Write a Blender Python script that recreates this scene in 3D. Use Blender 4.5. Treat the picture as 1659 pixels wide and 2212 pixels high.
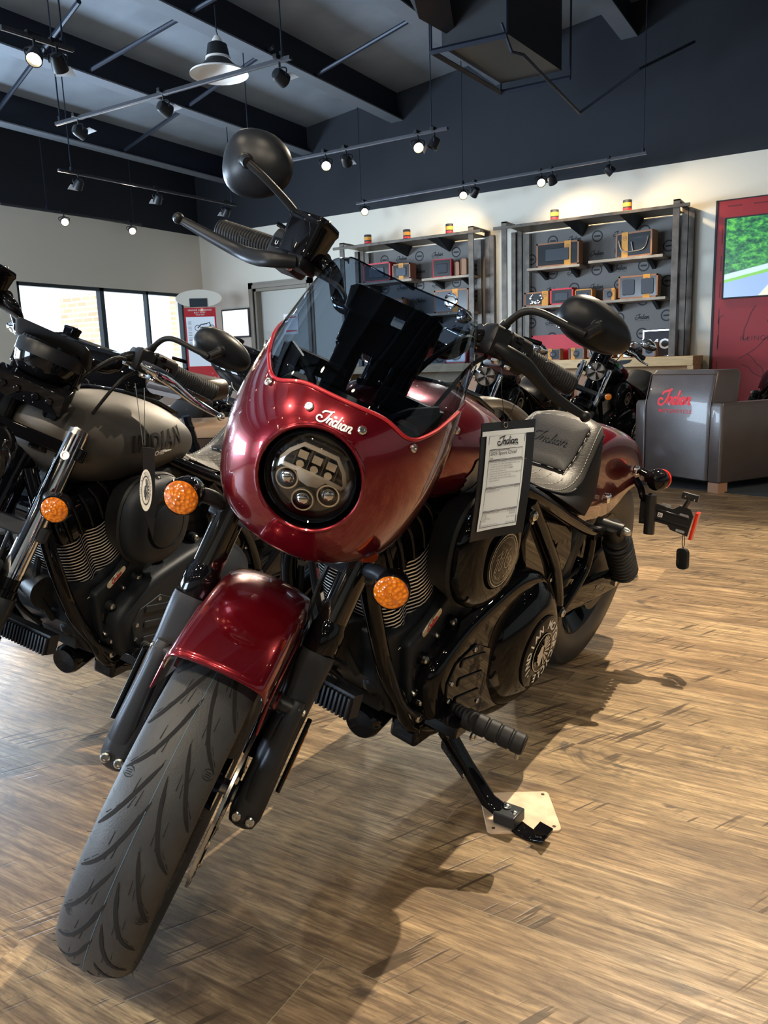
import bpy, bmesh, math, random
from math import sin, cos, pi, radians as rad
from mathutils import Matrix, Vector as V
for o in list(bpy.data.objects): bpy.data.objects.remove(o)
C = bpy.context.scene.collection
S = bpy.context.scene
# ---------------- camera, world, daylight, exposure ----------------
cam = bpy.data.objects.new('camera', bpy.data.cameras.new('camera')); C.objects.link(cam)
cR, cU, cF = V((0.51437170, -0.85689088, -0.03405541)), V((0.17861752, 0.06821016, 0.98155140)), V((0.83875952, 0.51096516, -0.18814110))
cam.matrix_world = Matrix(((cR.x, cU.x, -cF.x, 0), (cR.y, cU.y, -cF.y, 0), (cR.z, cU.z, -cF.z, 0.97726), (0, 0, 0, 1)))
cam.data.sensor_fit = 'VERTICAL'; cam.data.sensor_height = 36; cam.data.lens = 36*1681.55/2212
cam.data.clip_start = .02
S.camera = cam
S.view_settings.view_transform = 'Standard'; S.view_settings.look = 'None'; S.view_settings.gamma = 1
S.view_settings.use_curve_mapping = False
S.view_settings.exposure = 0.80
W = bpy.data.worlds.new('daylight'); S.world = W; W.use_nodes = True
bg = W.node_tree.nodes['Background']; bg.inputs[0].default_value = (.80, .90, 1, 1); bg.inputs[1].default_value = 1.6
def area(name, loc, rot, sx, sy, power, col):
    l = bpy.data.lights.new(name, 'AREA'); l.shape = 'RECTANGLE'; l.size = sx; l.size_y = sy; l.energy = power; l.color = col
    o = bpy.data.objects.new(name, l); C.objects.link(o); o.location = loc; o.rotation_euler = rot; return o
# daylight entering through the shop-front windows beside and behind the photographer
area('window_daylight', (3.6, 8.9, 1.55), (rad(-90), 0, 0), 3.6, 1.2, 370, (.62, .80, 1))
area('window_daylight', (-1.2, 8.9, 1.55), (rad(-90), 0, 0), 3.6, 1.2, 370, (.62, .80, 1))
area('window_daylight', (-4.85, 4.8, 1.6), (rad(90), 0, rad(-90)), 2.6, 1.6, 270, (.66, .82, 1))
sun = bpy.data.objects.new('sun', bpy.data.lights.new('sun', 'SUN')); C.objects.link(sun)
sun.data.energy = 2.0; sun.data.angle = .01; sun.rotation_euler = (rad(-50), rad(20), 0)
# ---------------- helpers ----------------
def vsmooth(pts, n=6, closed=False):
    pts = [V(p) for p in pts]; L = len(pts); out = []
    if L < 3: return pts
    rng = range(L) if closed else range(L-1)
    for i in rng:
        g = (lambda k: pts[k % L]) if closed else (lambda k: pts[max(0, min(L-1, k))])
        p0, p1, p2, p3 = g(i-1), g(i), g(i+1), g(i+2)
        for j in range(n):
            t = j/n
            out.append(.5*((2*p1)+(p2-p0)*t+(2*p0-5*p1+4*p2-p3)*t*t+(3*p1-p0-3*p2+p3)*t*t*t))
    if not closed: out.append(pts[-1])
    return out
def frame(d):
    d = V(d).normalized(); a = V((0, 0, 1)) if abs(d.z) < .9 else V((1, 0, 0))
    x = a.cross(d).normalized(); return x, d.cross(x)
FINE = [True]
class M:
    """collects geometry; X maps every vertex"""
    def __init__(s, X=None): s.v = []; s.f = []; s.m = []; s.X = X; s.k = 0
    def add(s, vs, fs):
        b = len(s.v); s.v += [V(p) for p in vs]; s.f += [[b+i for i in f] for f in fs]; s.m += [s.k]*len(fs); return s
    def mat(s, k): s.k = k; return s
    def box(s, c, d, R=None):
        c = V(c); hx, hy, hz = d[0]/2, d[1]/2, d[2]/2
        vs = [V((x*hx, y*hy, z*hz)) for x in (-1, 1) for y in (-1, 1) for z in (-1, 1)]
        if R is not None: vs = [R @ p for p in vs]
        return s.add([c+p for p in vs], [(0, 1, 3, 2), (4, 6, 7, 5), (0, 4, 5, 1), (2, 3, 7, 6), (0, 2, 6, 4), (1, 5, 7, 3)])
    def bb(s, a, b): return s.box([(a[i]+b[i])/2 for i in range(3)], [abs(a[i]-b[i]) for i in range(3)])
    def rings(s, R, caps=True, close=True, loop=False):
        n = len(R[0]); vs = [p for r in R for p in r]; fs = []; L = len(R)
        for i in range(L if loop else L-1):
            for j in range(n if close else n-1):
                a, b = i*n+j, i*n+(j+1) % n; c, d = ((i+1) % L)*n+(j+1) % n, ((i+1) % L)*n+j
                fs.append((a, b, c, d))
        if caps and not loop: fs += [tuple(range(n))[::-1], tuple((L-1)*n+i for i in range(n))]
        return s.add(vs, fs)
    def cyl(s, p0, p1, r0, r1=None, n=20, caps=True):
        p0, p1 = V(p0), V(p1); r1 = r0 if r1 is None else r1; x, y = frame(p1-p0)
        return s.rings([[p+x*(r*cos(2*pi*i/n))+y*(r*sin(2*pi*i/n)) for i in range(n)] for p, r in ((p0, r0), (p1, r1))], caps)
    def lathe(s, p, d, prof, n=32, caps=True, a0=0, a1=2*pi):
        p = V(p); d = V(d).normalized(); x, y = frame(d); full = abs(a1-a0-2*pi) < 1e-6; k = n if full else n+1
        return s.rings([[p+d*h+x*(r*cos(a0+(a1-a0)*i/n))+y*(r*sin(a0+(a1-a0)*i/n)) for i in range(k)] for r, h in prof], caps, full)
    def tube(s, pts, r, n=10, k=5, caps=True, closed=False, sm=True, sq=1):
        P = vsmooth(pts, k, closed) if sm else [V(p) for p in pts]; L = len(P)
        rr = r if callable(r) else (lambda t: r)
        R = []; x = None
        for i, p in enumerate(P):
            d = (P[(i+1) % L]-P[i-1]) if closed else (P[min(L-1, i+1)]-P[max(0, i-1)])
            d.normalize()
            if x is None: x, y = frame(d)
            x = (x-d*x.dot(d)).normalized(); y = d.cross(x); q = rr(i/(L-1))
            R.append([p+x*(q*cos(2*pi*j/n))+y*(q*sq*sin(2*pi*j/n)) for j in range(n)])
        return s.rings(R, caps, True, closed)
    def ball(s, c, r, n=16, R=None):
        c = V(c); r = (r, r, r) if not hasattr(r, '__len__') else r; m = n//2
        rg = []
        for i in range(1, m):
            a = pi*i/m; ring = []
            for j in range(n):
                b = 2*pi*j/n; q = V((r[0]*sin(a)*cos(b), r[1]*sin(a)*sin(b), r[2]*cos(a)))
                ring.append(c+(R @ q if R is not None else q))
            rg.append(ring)
        t = V((0, 0, r[2])); t = R @ t if R is not None else t
        b0 = len(s.v); s.rings(rg, False); s.v += [c+t, c-t]; e = len(s.v)
        s.f += [[b0+(j+1) % n, b0+j, e-2] for j in range(n)]+[[b0+(m-2)*n+j, b0+(m-2)*n+(j+1) % n, e-1] for j in range(n)]
        s.m += [s.k]*(2*n); return s
    def grid(s, fn, nu, nv, cu=False, cv=False):
        vs = [fn(i/(nu if cu else nu), j/(nv)) for i in range(nu if cu else nu+1) for j in range(nv if cv else nv+1)]
        w = nv if cv else nv+1; h = nu if cu else nu+1; fs = []
        for i in range(nu):
            for j in range(nv):
                a = i*w+j; b = ((i+1) % h)*w+j; fs.append((a, b, ((i+1) % h)*w+(j+1) % w, i*w+(j+1) % w))
        return s.add(vs, fs)
    def prism(s, poly, fr, t):
        """poly (a,b) in frame fr=(o,ex,ey,en), thickness t along en"""
        o, ex, ey, en = [V(q) for q in fr]; n = len(poly)
        r0 = [o+ex*a+ey*b for a, b in poly]; r1 = [q+en*t for q in r0]
        return s.rings([r0, r1])
    def loft(s, R, caps=True): return s.rings([[V(p) for p in r] for r in R], caps)
    def ribbon(s, pts, w, mp, sm=5):
        """flat stroke of width w in 2D, mapped with mp(x,y)"""
        P = [V((a[0], a[1], 0)) for a in pts]; P = vsmooth(P, sm) if sm and len(P) > 2 else P; L = len(P); a = []
        for i, p in enumerate(P):
            d = P[min(L-1, i+1)]-P[max(0, i-1)]; d.normalize(); nn = V((-d.y, d.x, 0))*(w/2)
            a.append([mp(p.x+nn.x, p.y+nn.y), mp(p.x-nn.x, p.y-nn.y)])
        return s.rings(a, False, False)
    def text(s, body, mp, size=1, shear=0, align='CENTER', space=1.0, bold=0):
        cu = bpy.data.curves.new('t', 'FONT'); cu.body = body; cu.size = size; cu.shear = shear; cu.align_x = align
        cu.space_character = space; cu.offset = bold; cu.resolution_u = 3
        o = bpy.data.objects.new('t', cu); C.objects.link(o); bpy.context.view_layer.update()
        me = bpy.data.meshes.new_from_object(o.evaluated_get(bpy.context.evaluated_depsgraph_get()))
        s.add([mp(p.co.x, p.co.y) for p in me.vertices], [list(f.vertices) for f in me.polygons])
        bpy.data.objects.remove(o); bpy.data.curves.remove(cu); bpy.data.meshes.remove(me); return s
SPLIT = ('_bolts', '_screws', '_nuts', '_rivets', '_bosses', '_brackets', '_lugs', '_lamps', '_mirrors', '_ribs', '_slots', '_holes', '_lenses', 'switches')
def islands(m):
    p = list(range(len(m.v)))
    def find(i):
        while p[i] != i: p[i] = p[p[i]]; i = p[i]
        return i
    for f in m.f:
        for i in f[1:]: p[find(i)] = find(f[0])
    g = {}
    for k, f in enumerate(m.f): g.setdefault(find(f[0]), []).append(k)
    out = []
    for ks in g.values():
        q = M(m.X); mp = {}
        for k in ks:
            for i in m.f[k]:
                if i not in mp: mp[i] = len(q.v); q.v.append(m.v[i])
            q.f.append([mp[i] for i in m.f[k]]); q.m.append(m.m[k])
        out.append(q)
    return out
def build(name, m, mt, parent=None, smooth=35, bev=0, solid=0, sub=0, flip=False):
    if name.endswith(SPLIT) and FINE[0]:
        one = {'_lenses': -2}.get('_'+name.split('_')[-1], -1); nm = 'switch' if name == 'switches' else name[:one]; r = None
        for q in islands(m): r = build(nm, q, mt, parent, smooth, bev, solid, sub, flip)
        return r
    me = bpy.data.meshes.new(name)
    vs = [m.X @ p for p in m.v] if m.X is not None else m.v
    me.from_pydata([tuple(p) for p in vs], [], m.f); me.update()
    for q in (mt if isinstance(mt, (list, tuple)) else [mt]): me.materials.append(q)
    if any(m.m): me.polygons.foreach_set('material_index', m.m)
    bm = bmesh.new(); bm.from_mesh(me); bmesh.ops.recalc_face_normals(bm, faces=bm.faces); 
    if flip: bmesh.ops.reverse_faces(bm, faces=bm.faces)
    bm.to_mesh(me); bm.free()
    if smooth:
        me.polygons.foreach_set('use_smooth', [True]*len(me.polygons)); me.set_sharp_from_angle(angle=rad(smooth))
    o = bpy.data.objects.new(name, me); C.objects.link(o); o.parent = parent
    if solid: q = o.modifiers.new('s', 'SOLIDIFY'); q.thickness = solid; q.offset = -1
    if bev: q = o.modifiers.new('b', 'BEVEL'); q.width = bev; q.segments = 3; q.limit_method = 'ANGLE'; q.angle_limit = rad(40)
    if sub: q = o.modifiers.new('u', 'SUBSURF'); q.levels = sub; q.render_levels = sub
    return o
def tag(o, label=None, cat=None, group=None, kind=None):
    for k, v in (('label', label), ('category', cat), ('group', group), ('kind', kind)):
        if v: o[k] = v
    return o
def empty(name, loc=(0, 0, 0), rz=0):
    o = bpy.data.objects.new(name, None); C.objects.link(o); o.location = loc; o.rotation_euler = (0, 0, rz); o.empty_display_size = .1; return o
def kids(o): return [c for c in C.objects if c.parent == o]
def copy_tree(o, parent=None, swap=None):
    c = o.copy(); C.objects.link(c)
    if parent: c.parent = parent
    for ch in kids(o): copy_tree(ch, c)
    return c
# ---------------- materials ----------------
def mat(name, col, rough=.5, metal=0, coat=0, bump=0, bscale=60, spec=.5, var=0, vscale=8, sheen=0, trans=0, emit=None, es=1, ior=1.45, stretch=None, crough=.03):
    m = bpy.data.materials.new(name); m.use_nodes = True; nt = m.node_tree; b = nt.nodes['Principled BSDF']; I = b.inputs
    I['Base Color'].default_value = (*col, 1); I['Roughness'].default_value = rough; I['Metallic'].default_value = metal
    I['Coat Weight'].default_value = coat; I['Coat Roughness'].default_value = crough; I['Specular IOR Level'].default_value = spec
    I['Transmission Weight'].default_value = trans; I['IOR'].default_value = ior
    if emit: I['Emission Color'].default_value = (*emit, 1); I['Emission Strength'].default_value = es
    if bump or var:
        tc = nt.nodes.new('ShaderNodeTexCoord'); mp = nt.nodes.new('ShaderNodeMapping'); nt.links.new(tc.outputs['Object'], mp.inputs[0])
        if stretch: mp.inputs['Scale'].default_value = stretch
    if var:
        n = nt.nodes.new('ShaderNodeTexNoise'); n.inputs['Scale'].default_value = vscale; n.inputs['Detail'].default_value = 5
        nt.links.new(mp.outputs[0], n.inputs[0]); r = nt.nodes.new('ShaderNodeValToRGB')
        r.color_ramp.elements[0].position = .3; r.color_ramp.elements[1].position = .7
        r.color_ramp.elements[0].color = (*[c*(1-var) for c in col], 1); r.color_ramp.elements[1].color = (*[min(1, c*(1+var)) for c in col], 1)
        nt.links.new(n.outputs[0], r.inputs[0]); nt.links.new(r.outputs[0], I['Base Color'])
    if bump:
        n = nt.nodes.new('ShaderNodeTexNoise'); n.inputs['Scale'].default_value = bscale; n.inputs['Detail'].default_value = 4
        nt.links.new(mp.outputs[0], n.inputs[0]); q = nt.nodes.new('ShaderNodeBump'); q.inputs['Strength'].default_value = bump; q.inputs['Distance'].default_value = .002
        nt.links.new(n.outputs[0], q.inputs['Height']); nt.links.new(q.outputs[0], I['Normal'])
    return m
def glassy(name, tint, refl=.06, rough=0):
    m = bpy.data.materials.new(name); m.use_nodes = True; nt = m.node_tree; nt.nodes.clear(); N = nt.nodes.new
    o = N('ShaderNodeOutputMaterial'); mx = N('ShaderNodeMixShader'); t = N('ShaderNodeBsdfTransparent'); g = N('ShaderNodeBsdfGlossy'); f = N('ShaderNodeFresnel')
    t.inputs[0].default_value = (*tint, 1); g.inputs['Roughness'].default_value = rough; f.inputs[0].default_value = 1.45
    nt.links.new(f.outputs[0], mx.inputs[0]); nt.links.new(t.outputs[0], mx.inputs[1]); nt.links.new(g.outputs[0], mx.inputs[2]); nt.links.new(mx.outputs[0], o.inputs[0])
    return m
K = {}
K['red'] = mat('candy_red_paint', (.16, .003, .010), .22, .65, 1)
K['redsolid'] = mat('red_paint', (.45, .012, .02), .35, .2, .6)
K['gblack'] = mat('gloss_black', (.004, .004, .005), .15, 0, .62, spec=0, crough=.015)
K['mblack'] = mat('matte_black', (.012, .013, .015), .42, .0, 0, .15, 300, spec=.3)
K['satin'] = mat('satin_black_metal', (.034, .037, .044), .38, .4, 0, spec=.35)
K['mirror'] = mat('mirror_housing_black', (.010, .012, .016), .36, .1, 0, spec=.3)
K['case'] = mat('crinkle_black_case', (.017, .021, .028), .45, .3, 0, .2, 500, spec=.3)
K['rubber'] = mat('rubber', (.034, .036, .040), .48, 0, 0, .2, 400, var=.15, vscale=30)
K['groove'] = mat('rubber_groove', (.006, .006, .007), .9)
K['grip'] = mat('grip_rubber', (.014, .015, .018), .55, spec=.25)
K['lever'] = mat('lever_black', (.013, .014, .017), .36, .3, spec=.3)
K['silver'] = mat('silver_letters', (.72, .73, .76), .35, .2, .5)
K['chrome'] = mat('chrome', (.85, .85, .86), .06, 1)
K['steel'] = mat('brushed_steel', (.55, .54, .52), .25, 1)
K['alu'] = mat('machined_aluminium', (.88, .87, .85), .38, .35)
K['bolt'] = mat('bolt_steel', (.62, .62, .60), .22, 1)
K['tubeb'] = mat('dark_chrome_tube', (.05, .045, .04), .12, .9, .5)
K['smoke'] = glassy('smoked_screen', (.20, .25, .32))
K['clear'] = glassy('clear_glass', (.93, .95, .96))
K['lens'] = glassy('lamp_lens', (.86, .85, .83))
K['white'] = mat('white_ink', (.85, .85, .85), .5)
K['cream'] = mat('cream_ink', (.62, .56, .47), .5)
K['paper'] = mat('paper', (.80, .87, .95), .6)
K['emblem'] = mat('emblem_grey', (.30, .29, .28), .4)
K['ink'] = mat('black_ink', (.02, .02, .025), .6)
K['greyink'] = mat('grey_ink', (.30, .31, .33), .6)
K['redink'] = mat('red_ink', (.75, .02, .03), .5)
K['card'] = mat('black_card', (.012, .012, .014), .35, 0, .3)
K['grey'] = mat('matte_grey_paint', (.085, .080, .075), .42, .5, 0, .1, 700)
K['leather'] = mat('seat_leather', (.038, .036, .034), .45, 0, .05, .35, 180, spec=.25)
K['vinyl'] = mat('seat_side_vinyl', (.016, .016, .018), .6, 0, 0, .3, 300, spec=.15)
K['stitch'] = mat('stitch_thread', (.35, .35, .34), .7)
K['brown'] = mat('brown_leather', (.055, .030, .018), .35, 0, .15, .3, 120, var=.25)
K['tan'] = mat('tan_leather', (.30, .18, .10), .4, 0, .1, .3, 120)
K['sofa'] = mat('sofa_leather', (.080, .062, .058), .33, 0, .15, .35, 90, var=.12, vscale=6)
def amber(name, c):
    m = mat(name, c, .12, 0, 1, trans=.25, emit=c, es=.05); nt = m.node_tree; b = nt.nodes['Principled BSDF']
    v = nt.nodes.new('ShaderNodeTexVoronoi'); v.inputs['Scale'].default_value = 160; tc = nt.nodes.new('ShaderNodeTexCoord')
    nt.links.new(tc.outputs['Object'], v.inputs[0]); q = nt.nodes.new('ShaderNodeBump'); q.inputs['Strength'].default_value = .7; q.inputs['Distance'].default_value = .004
    nt.links.new(v.outputs[0], q.inputs['Height']); nt.links.new(q.outputs[0], b.inputs['Normal'])
    r = nt.nodes.new('ShaderNodeValToRGB'); r.color_ramp.elements[0].color = (*c, 1); r.color_ramp.elements[1].color = (c[0]*.45, c[1]*.25, 0, 1); r.color_ramp.elements[1].position = .9
    nt.links.new(v.outputs[0], r.inputs[0]); nt.links.new(r.outputs[0], b.inputs['Base Color']); return m
K['amber'] = amber('amber_lens', (1, .28, .01))
K['redlens'] = mat('red_lens', (.7, .02, .01), .15, 0, 1)
K['led'] = mat('amber_led', (.25, .05, .0), .3)
# wordmark strokes, letters in script (cap height 1, width 3)
SCRIPT = [[(.98, 1.0), (.86, .62), (.70, .25), (.45, .02), (.18, .02), (.04, .2), (.12, .40), (.33, .42), (.42, .3)], [(.30, .66), (.42, .84), (.68, .92), (.95, .98), (1.12, 1.08)],
 [(1.0, .56), (.88, .08)], [(.92, .30), (1.06, .50), (1.20, .50), (1.20, .36), (1.13, .10), (1.24, .10)],
 [(1.62, .46), (1.46, .52), (1.34, .34), (1.36, .12), (1.50, .08), (1.62, .3)], [(1.84, .98), (1.64, .14), (1.76, .10)],
 [(1.94, .54), (1.84, .14), (1.96, .10)], [(1.98, .70), (2.01, .76)],
 [(2.30, .46), (2.16, .52), (2.04, .34), (2.06, .12), (2.20, .08), (2.30, .3)], [(2.38, .54), (2.29, .14), (2.40, .10)],
 [(2.56, .56), (2.46, .08)], [(2.50, .30), (2.64, .50), (2.78, .50), (2.78, .36), (2.71, .10), (2.90, .12)]]
def script(m, mp, w, wt=.11):
    """wordmark centred, width w"""
    k = w/3.0
    for st in SCRIPT: m.ribbon([((x-1.5)*k, (y-.5)*k) for x, y in st], wt*k, mp, 4)
def planar(o, ex, ey, off=0):
    o, ex, ey = V(o), V(ex).normalized(), V(ey).normalized(); n = ex.cross(ey)*off
    return lambda x, y: o+ex*x+ey*y+n
def fill(m, poly, mp, dy):
    """scan-line fill of a 2D polygon so it can follow a curved surface"""
    y0, y1 = min(p[1] for p in poly), max(p[1] for p in poly); n = max(1, int((y1-y0)/dy)); L = len(poly)
    def cut(y):
        xs = []
        for i in range(L):
            (xa, ya), (xb, yb) = poly[i], poly[(i+1) % L]
            if (ya <= y) != (yb <= y): xs.append(xa+(xb-xa)*(y-ya)/(yb-ya))
        return sorted(xs)
    for i in range(n):
        a, b = y0+(y1-y0)*(i+.02)/n, y0+(y1-y0)*(i+.98)/n; ca, cb = cut(a), cut(b)
        if len(ca) != len(cb): c_ = cut((a+b)/2); ca = cb = c_
        for j in range(0, len(ca)-1, 2):
            k = max(1, int(abs(ca[j+1]-ca[j])/dy/2)); f = lambda u, c_: c_[j]+(c_[j+1]-c_[j])*u; ya, yb = y0+(y1-y0)*i/n, y0+(y1-y0)*(i+1)/n
            for q in range(k): m.add([mp(f(q/k, ca), ya), mp(f((q+1)/k, ca), ya), mp(f((q+1)/k, cb), yb), mp(f(q/k, cb), yb)], [(0, 1, 2, 3)])
def headdress(m, mp, s):
    """profile head with feather headdress facing left, height about s"""
    P = lambda pts: fill(m, [(x*s, y*s) for x, y in pts], mp, .022*s)
    P([(-.02, .22), (-.16, .18), (-.2, .04), (-.3, -.07), (-.23, -.1), (-.25, -.16), (-.2, -.2), (-.23, -.27), (-.12, -.3), (-.06, -.42), (.06, -.42), (.1, -.1), (.04, .1)])
    for i in range(9):
        a = rad(100-i*19); x0, y0 = .06+.08*cos(a), .0+.14*sin(a); x1, y1 = .05+.40*cos(a), -.02+.48*sin(a); w = .045
        nx, ny = -sin(a)*w, cos(a)*w
        P([(x0-nx*.4, y0-ny*.4), (x1-nx, y1-ny), (x1+cos(a)*.04, y1+sin(a)*.05), (x1+nx, y1+ny), (x0+nx*.4, y0+ny*.4)])
class NT:
    def __init__(s, m): s.m = m; s.nt = m.node_tree; s.b = s.nt.nodes.get('Principled BSDF')
    def n(s, t, ins=None, **kw):
        x = s.nt.nodes.new('ShaderNode'+t)
        for k, v in kw.items(): setattr(x, k, v)
        for k, v in (ins or {}).items():
            if isinstance(v, bpy.types.NodeSocket): s.nt.links.new(v, x.inputs[k])
            else: x.inputs[k].default_value = v
        return x
    def l(s, a, b): s.nt.links.new(a, b)
    def mix(s, f, a, b, bt='MIX'):
        x = s.n('Mix', data_type='RGBA', blend_type=bt)
        for i, v in ((0, f), (6, a), (7, b)):
            if isinstance(v, bpy.types.NodeSocket): s.l(v, x.inputs[i])
            else: x.inputs[i].default_value = v if i == 0 else (*v, 1)
        return x.outputs[2]
    def ramp(s, f, *st):
        x = s.n('ValToRGB', {0: f}); e = x.color_ramp.elements
        while len(e) < len(st): e.new(.5)
        for i, (p, c) in enumerate(st): e[i].position = p; e[i].color = (*c, 1) if hasattr(c, '__len__') else (c, c, c, 1)
        return x.outputs[0]
    def math(s, op, a, b=0):
        x = s.n('Math', operation=op)
        for i, v in ((0, a), (1, b)):
            if isinstance(v, bpy.types.NodeSocket): s.l(v, x.inputs[i])
            else: x.inputs[i].default_value = v
        return x.outputs[0]
def wood_floor():
    m = mat('plank_floor', (.3, .2, .1), .38, spec=.35); t = NT(m)
    co = t.n('TexCoord').outputs['Object']
    sep = t.n('SeparateXYZ', {0: co})
    u = t.math('ADD', sep.outputs[1], 9.37); v = t.math('ADD', sep.outputs[0], 20.232-1.08)
    cv = t.n('CombineXYZ', {0: u, 1: v}).outputs[0]
    br = t.n('TexBrick', {'Vector': cv, 'Color1': (0, 0, 0, 1), 'Color2': (1, 1, 1, 1), 'Mortar': (.5, .5, .5, 1), 'Scale': 1, 'Mortar Size': .0008, 'Mortar Smooth': .1, 'Bias': 0, 'Brick Width': 1.32, 'Row Height': .228}, offset=.37, offset_frequency=3)
    seam = br.outputs['Fac']; tone = br.outputs['Color']
    tn = t.n('SeparateColor', {0: tone}).outputs[0]
    # grain coordinates shift from plank to plank
    sh = t.math('MULTIPLY', tn, 37.0); gz = t.n('CombineXYZ', {0: sep.outputs[0], 1: sep.outputs[1], 2: sh}).outputs[0]
    g1 = t.n('TexNoise', {'Vector': t.n('Mapping', {'Vector': gz, 'Scale': (72, 4.2, 1)}).outputs[0], 'Scale': 1, 'Detail': 6, 'Roughness': .65, 'Distortion': .4}).outputs[0]
    g2 = t.n('TexNoise', {'Vector': t.n('Mapping', {'Vector': gz, 'Scale': (9, 1.6, 1)}).outputs[0], 'Scale': 1, 'Detail': 5, 'Roughness': .6, 'Distortion': 1.2}).outputs[0]
    g3 = t.n('TexNoise', {'Vector': t.n('Mapping', {'Vector': gz, 'Scale': (280, 20, 1)}).outputs[0], 'Scale': 1, 'Detail': 3}).outputs[0]
    k = t.n('TexNoise', {'Vector': t.n('Mapping', {'Vector': gz, 'Scale': (4.5, 3, 1)}).outputs[0], 'Scale': 1, 'Detail': 4, 'Roughness': .7, 'Distortion': 2.5}).outputs[0]
    c = t.ramp(g1, (.30, (.085, .062, .042)), (.44, (.22, .160, .098)), (.58, (.36, .27, .165)), (.74, (.50, .40, .26)))
    c = t.mix(t.ramp(g2, (.36, .8), (.56, 0)), c, (.12, .085, .056))
    c = t.mix(.75, c, t.ramp(tn, (0, (.42, .40, .40)), (.3, (1.1, .98, .86)), (.6, (.68, .62, .56)), (1, (1.2, 1.15, 1.05))), 'MULTIPLY')
    c = t.mix(t.ramp(k, (.60, 0), (.70, .8)), c, (.045, .037, .032))
    c = t.mix(t.ramp(g3, (.35, .5), (.55, 0)), c, (.07, .042, .024))
    g4 = t.n('TexNoise', {'Vector': t.n('Mapping', {'Vector': gz, 'Scale': (34, 11, 1)}).outputs[0], 'Scale': 1, 'Detail': 5, 'Roughness': .75, 'Distortion': .8}).outputs[0]
    c = t.mix(.55, c, t.ramp(g4, (.34, (.45, .42, .40)), (.5, (1, 1, 1)), (.68, (1.25, 1.2, 1.1))), 'MULTIPLY')
    # rough-sawn strokes across some planks
    w = t.n('TexNoise', {'Vector': t.n('Mapping', {'Vector': t.n('Mapping', {'Vector': gz, 'Rotation': (0, 0, rad(28))}).outputs[0], 'Scale': (5, 75, 1)}).outputs[0], 'Scale': 1, 'Detail': 2, 'Distortion': .3}).outputs[0]
    wm = t.n('TexNoise', {'Vector': t.n('Mapping', {'Vector': gz, 'Location': (3, 7, 1), 'Scale': (5, 3, 1)}).outputs[0], 'Scale': 1, 'Detail': 2}).outputs[0]
    wf = t.math('MULTIPLY', t.ramp(w, (.36, 1), (.42, 0)), t.ramp(wm, (.50, 0), (.57, .9)))
    c = t.mix(wf, c, (.05, .033, .02))
    c = t.mix(seam, c, (.22, .18, .12))
    t.l(c, t.b.inputs['Base Color'])
    t.l(t.ramp(g1, (.3, .52), (.7, .36)), t.b.inputs['Roughness'])
    hh = t.math('SUBTRACT', t.math('ADD', g1, t.math('MULTIPLY', g3, .5)), t.math('ADD', t.math('MULTIPLY', seam, 1.5), t.math('MULTIPLY', wf, .8)))
    t.l(t.n('Bump', {'Height': hh, 'Strength': .35, 'Distance': .0022}).outputs[0], t.b.inputs['Normal'])
    return m
K['floor'] = wood_floor()
K['wall'] = mat('off_white_wall', (.68, .64, .55), .85, bump=.1, bscale=90)
K['navy'] = mat('navy_upper_wall', (.0078, .0105, .0165), .7, bump=.1, bscale=40)
K['ceil'] = mat('dark_ceiling_panel', (.22, .25, .29), .6, bump=.2, bscale=12, var=.15, vscale=2)
K['beam'] = mat('shaded_beam', (.008, .012, .024), .55)  # shade on the purlin webs painted into the colour; heater frame shares it
K['flange'] = mat('lit_beam_flange', (.16, .18, .21), .45)  # lighter copy for the same purlins, brightness of the lower flange painted in
K['rod'] = mat('dark_rod', (.016, .021, .034), .4, .4)
K['rail'] = mat('track_rail', (.10, .10, .11), .25, .7)
K['duct'] = mat('duct_metal', (.045, .046, .05), .5, .6, bump=.2, bscale=8)
K['frame'] = mat('window_frame_dark', (.02, .03, .04), .35, .4)
K['trim'] = mat('door_trim_taupe', (.24, .21, .17), .6)
K['doorp'] = mat('door_panel', (.50, .49, .44), .6)
K['rust'] = mat('raw_steel_shelf', (.085, .070, .057), .42, .6, bump=.2, bscale=30, var=.35, vscale=10)
K['lwood'] = mat('light_oak', (.62, .40, .19), .45, var=.15, vscale=6, stretch=(1, 1, 8))
K['gwood'] = mat('grey_board', (.30, .26, .21), .6, var=.2, vscale=14)
K['kraft'] = mat('kraft_box', (.30, .13, .06), .6)
K['kside'] = mat('kraft_box_side', (.34, .18, .10), .6)
K['orange'] = mat('orange_band', (.62, .27, .03), .55)
K['redbox'] = mat('red_box', (.55, .01, .025), .45)
K['dkwin'] = mat('box_window_dark', (.02, .02, .022), .2, 0, .6)
K['panelred'] = mat('red_wall_panel', (.30, .012, .016), .45, bump=.1, bscale=20)
K['darkred'] = mat('dark_red_line', (.11, .006, .010), .5)
K['bulb'] = mat('lamp_bulb', (1, .9, .7), .3, emit=(1, .84, .55), es=28)
K['bulbcool'] = mat('lamp_reflector', (.75, .72, .66), .2, .5)
K['enamel'] = mat('pendant_enamel', (.75, .70, .66), .35, 0, .4)
K['pale'] = mat('pale_grey_plastic', (.45, .46, .48), .45)
K['mat'] = mat('dark_carpet', (.035, .042, .052), .95, bump=.5, bscale=400)
K['board'] = mat('self_lit_white_board', (.9, .9, .88), .3, emit=(1, .99, .96), es=.55)  # emission paints brightness into the board, which is no lamp
K['ground'] = mat('outdoor_paving', (.75, .76, .78), .8)
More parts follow.
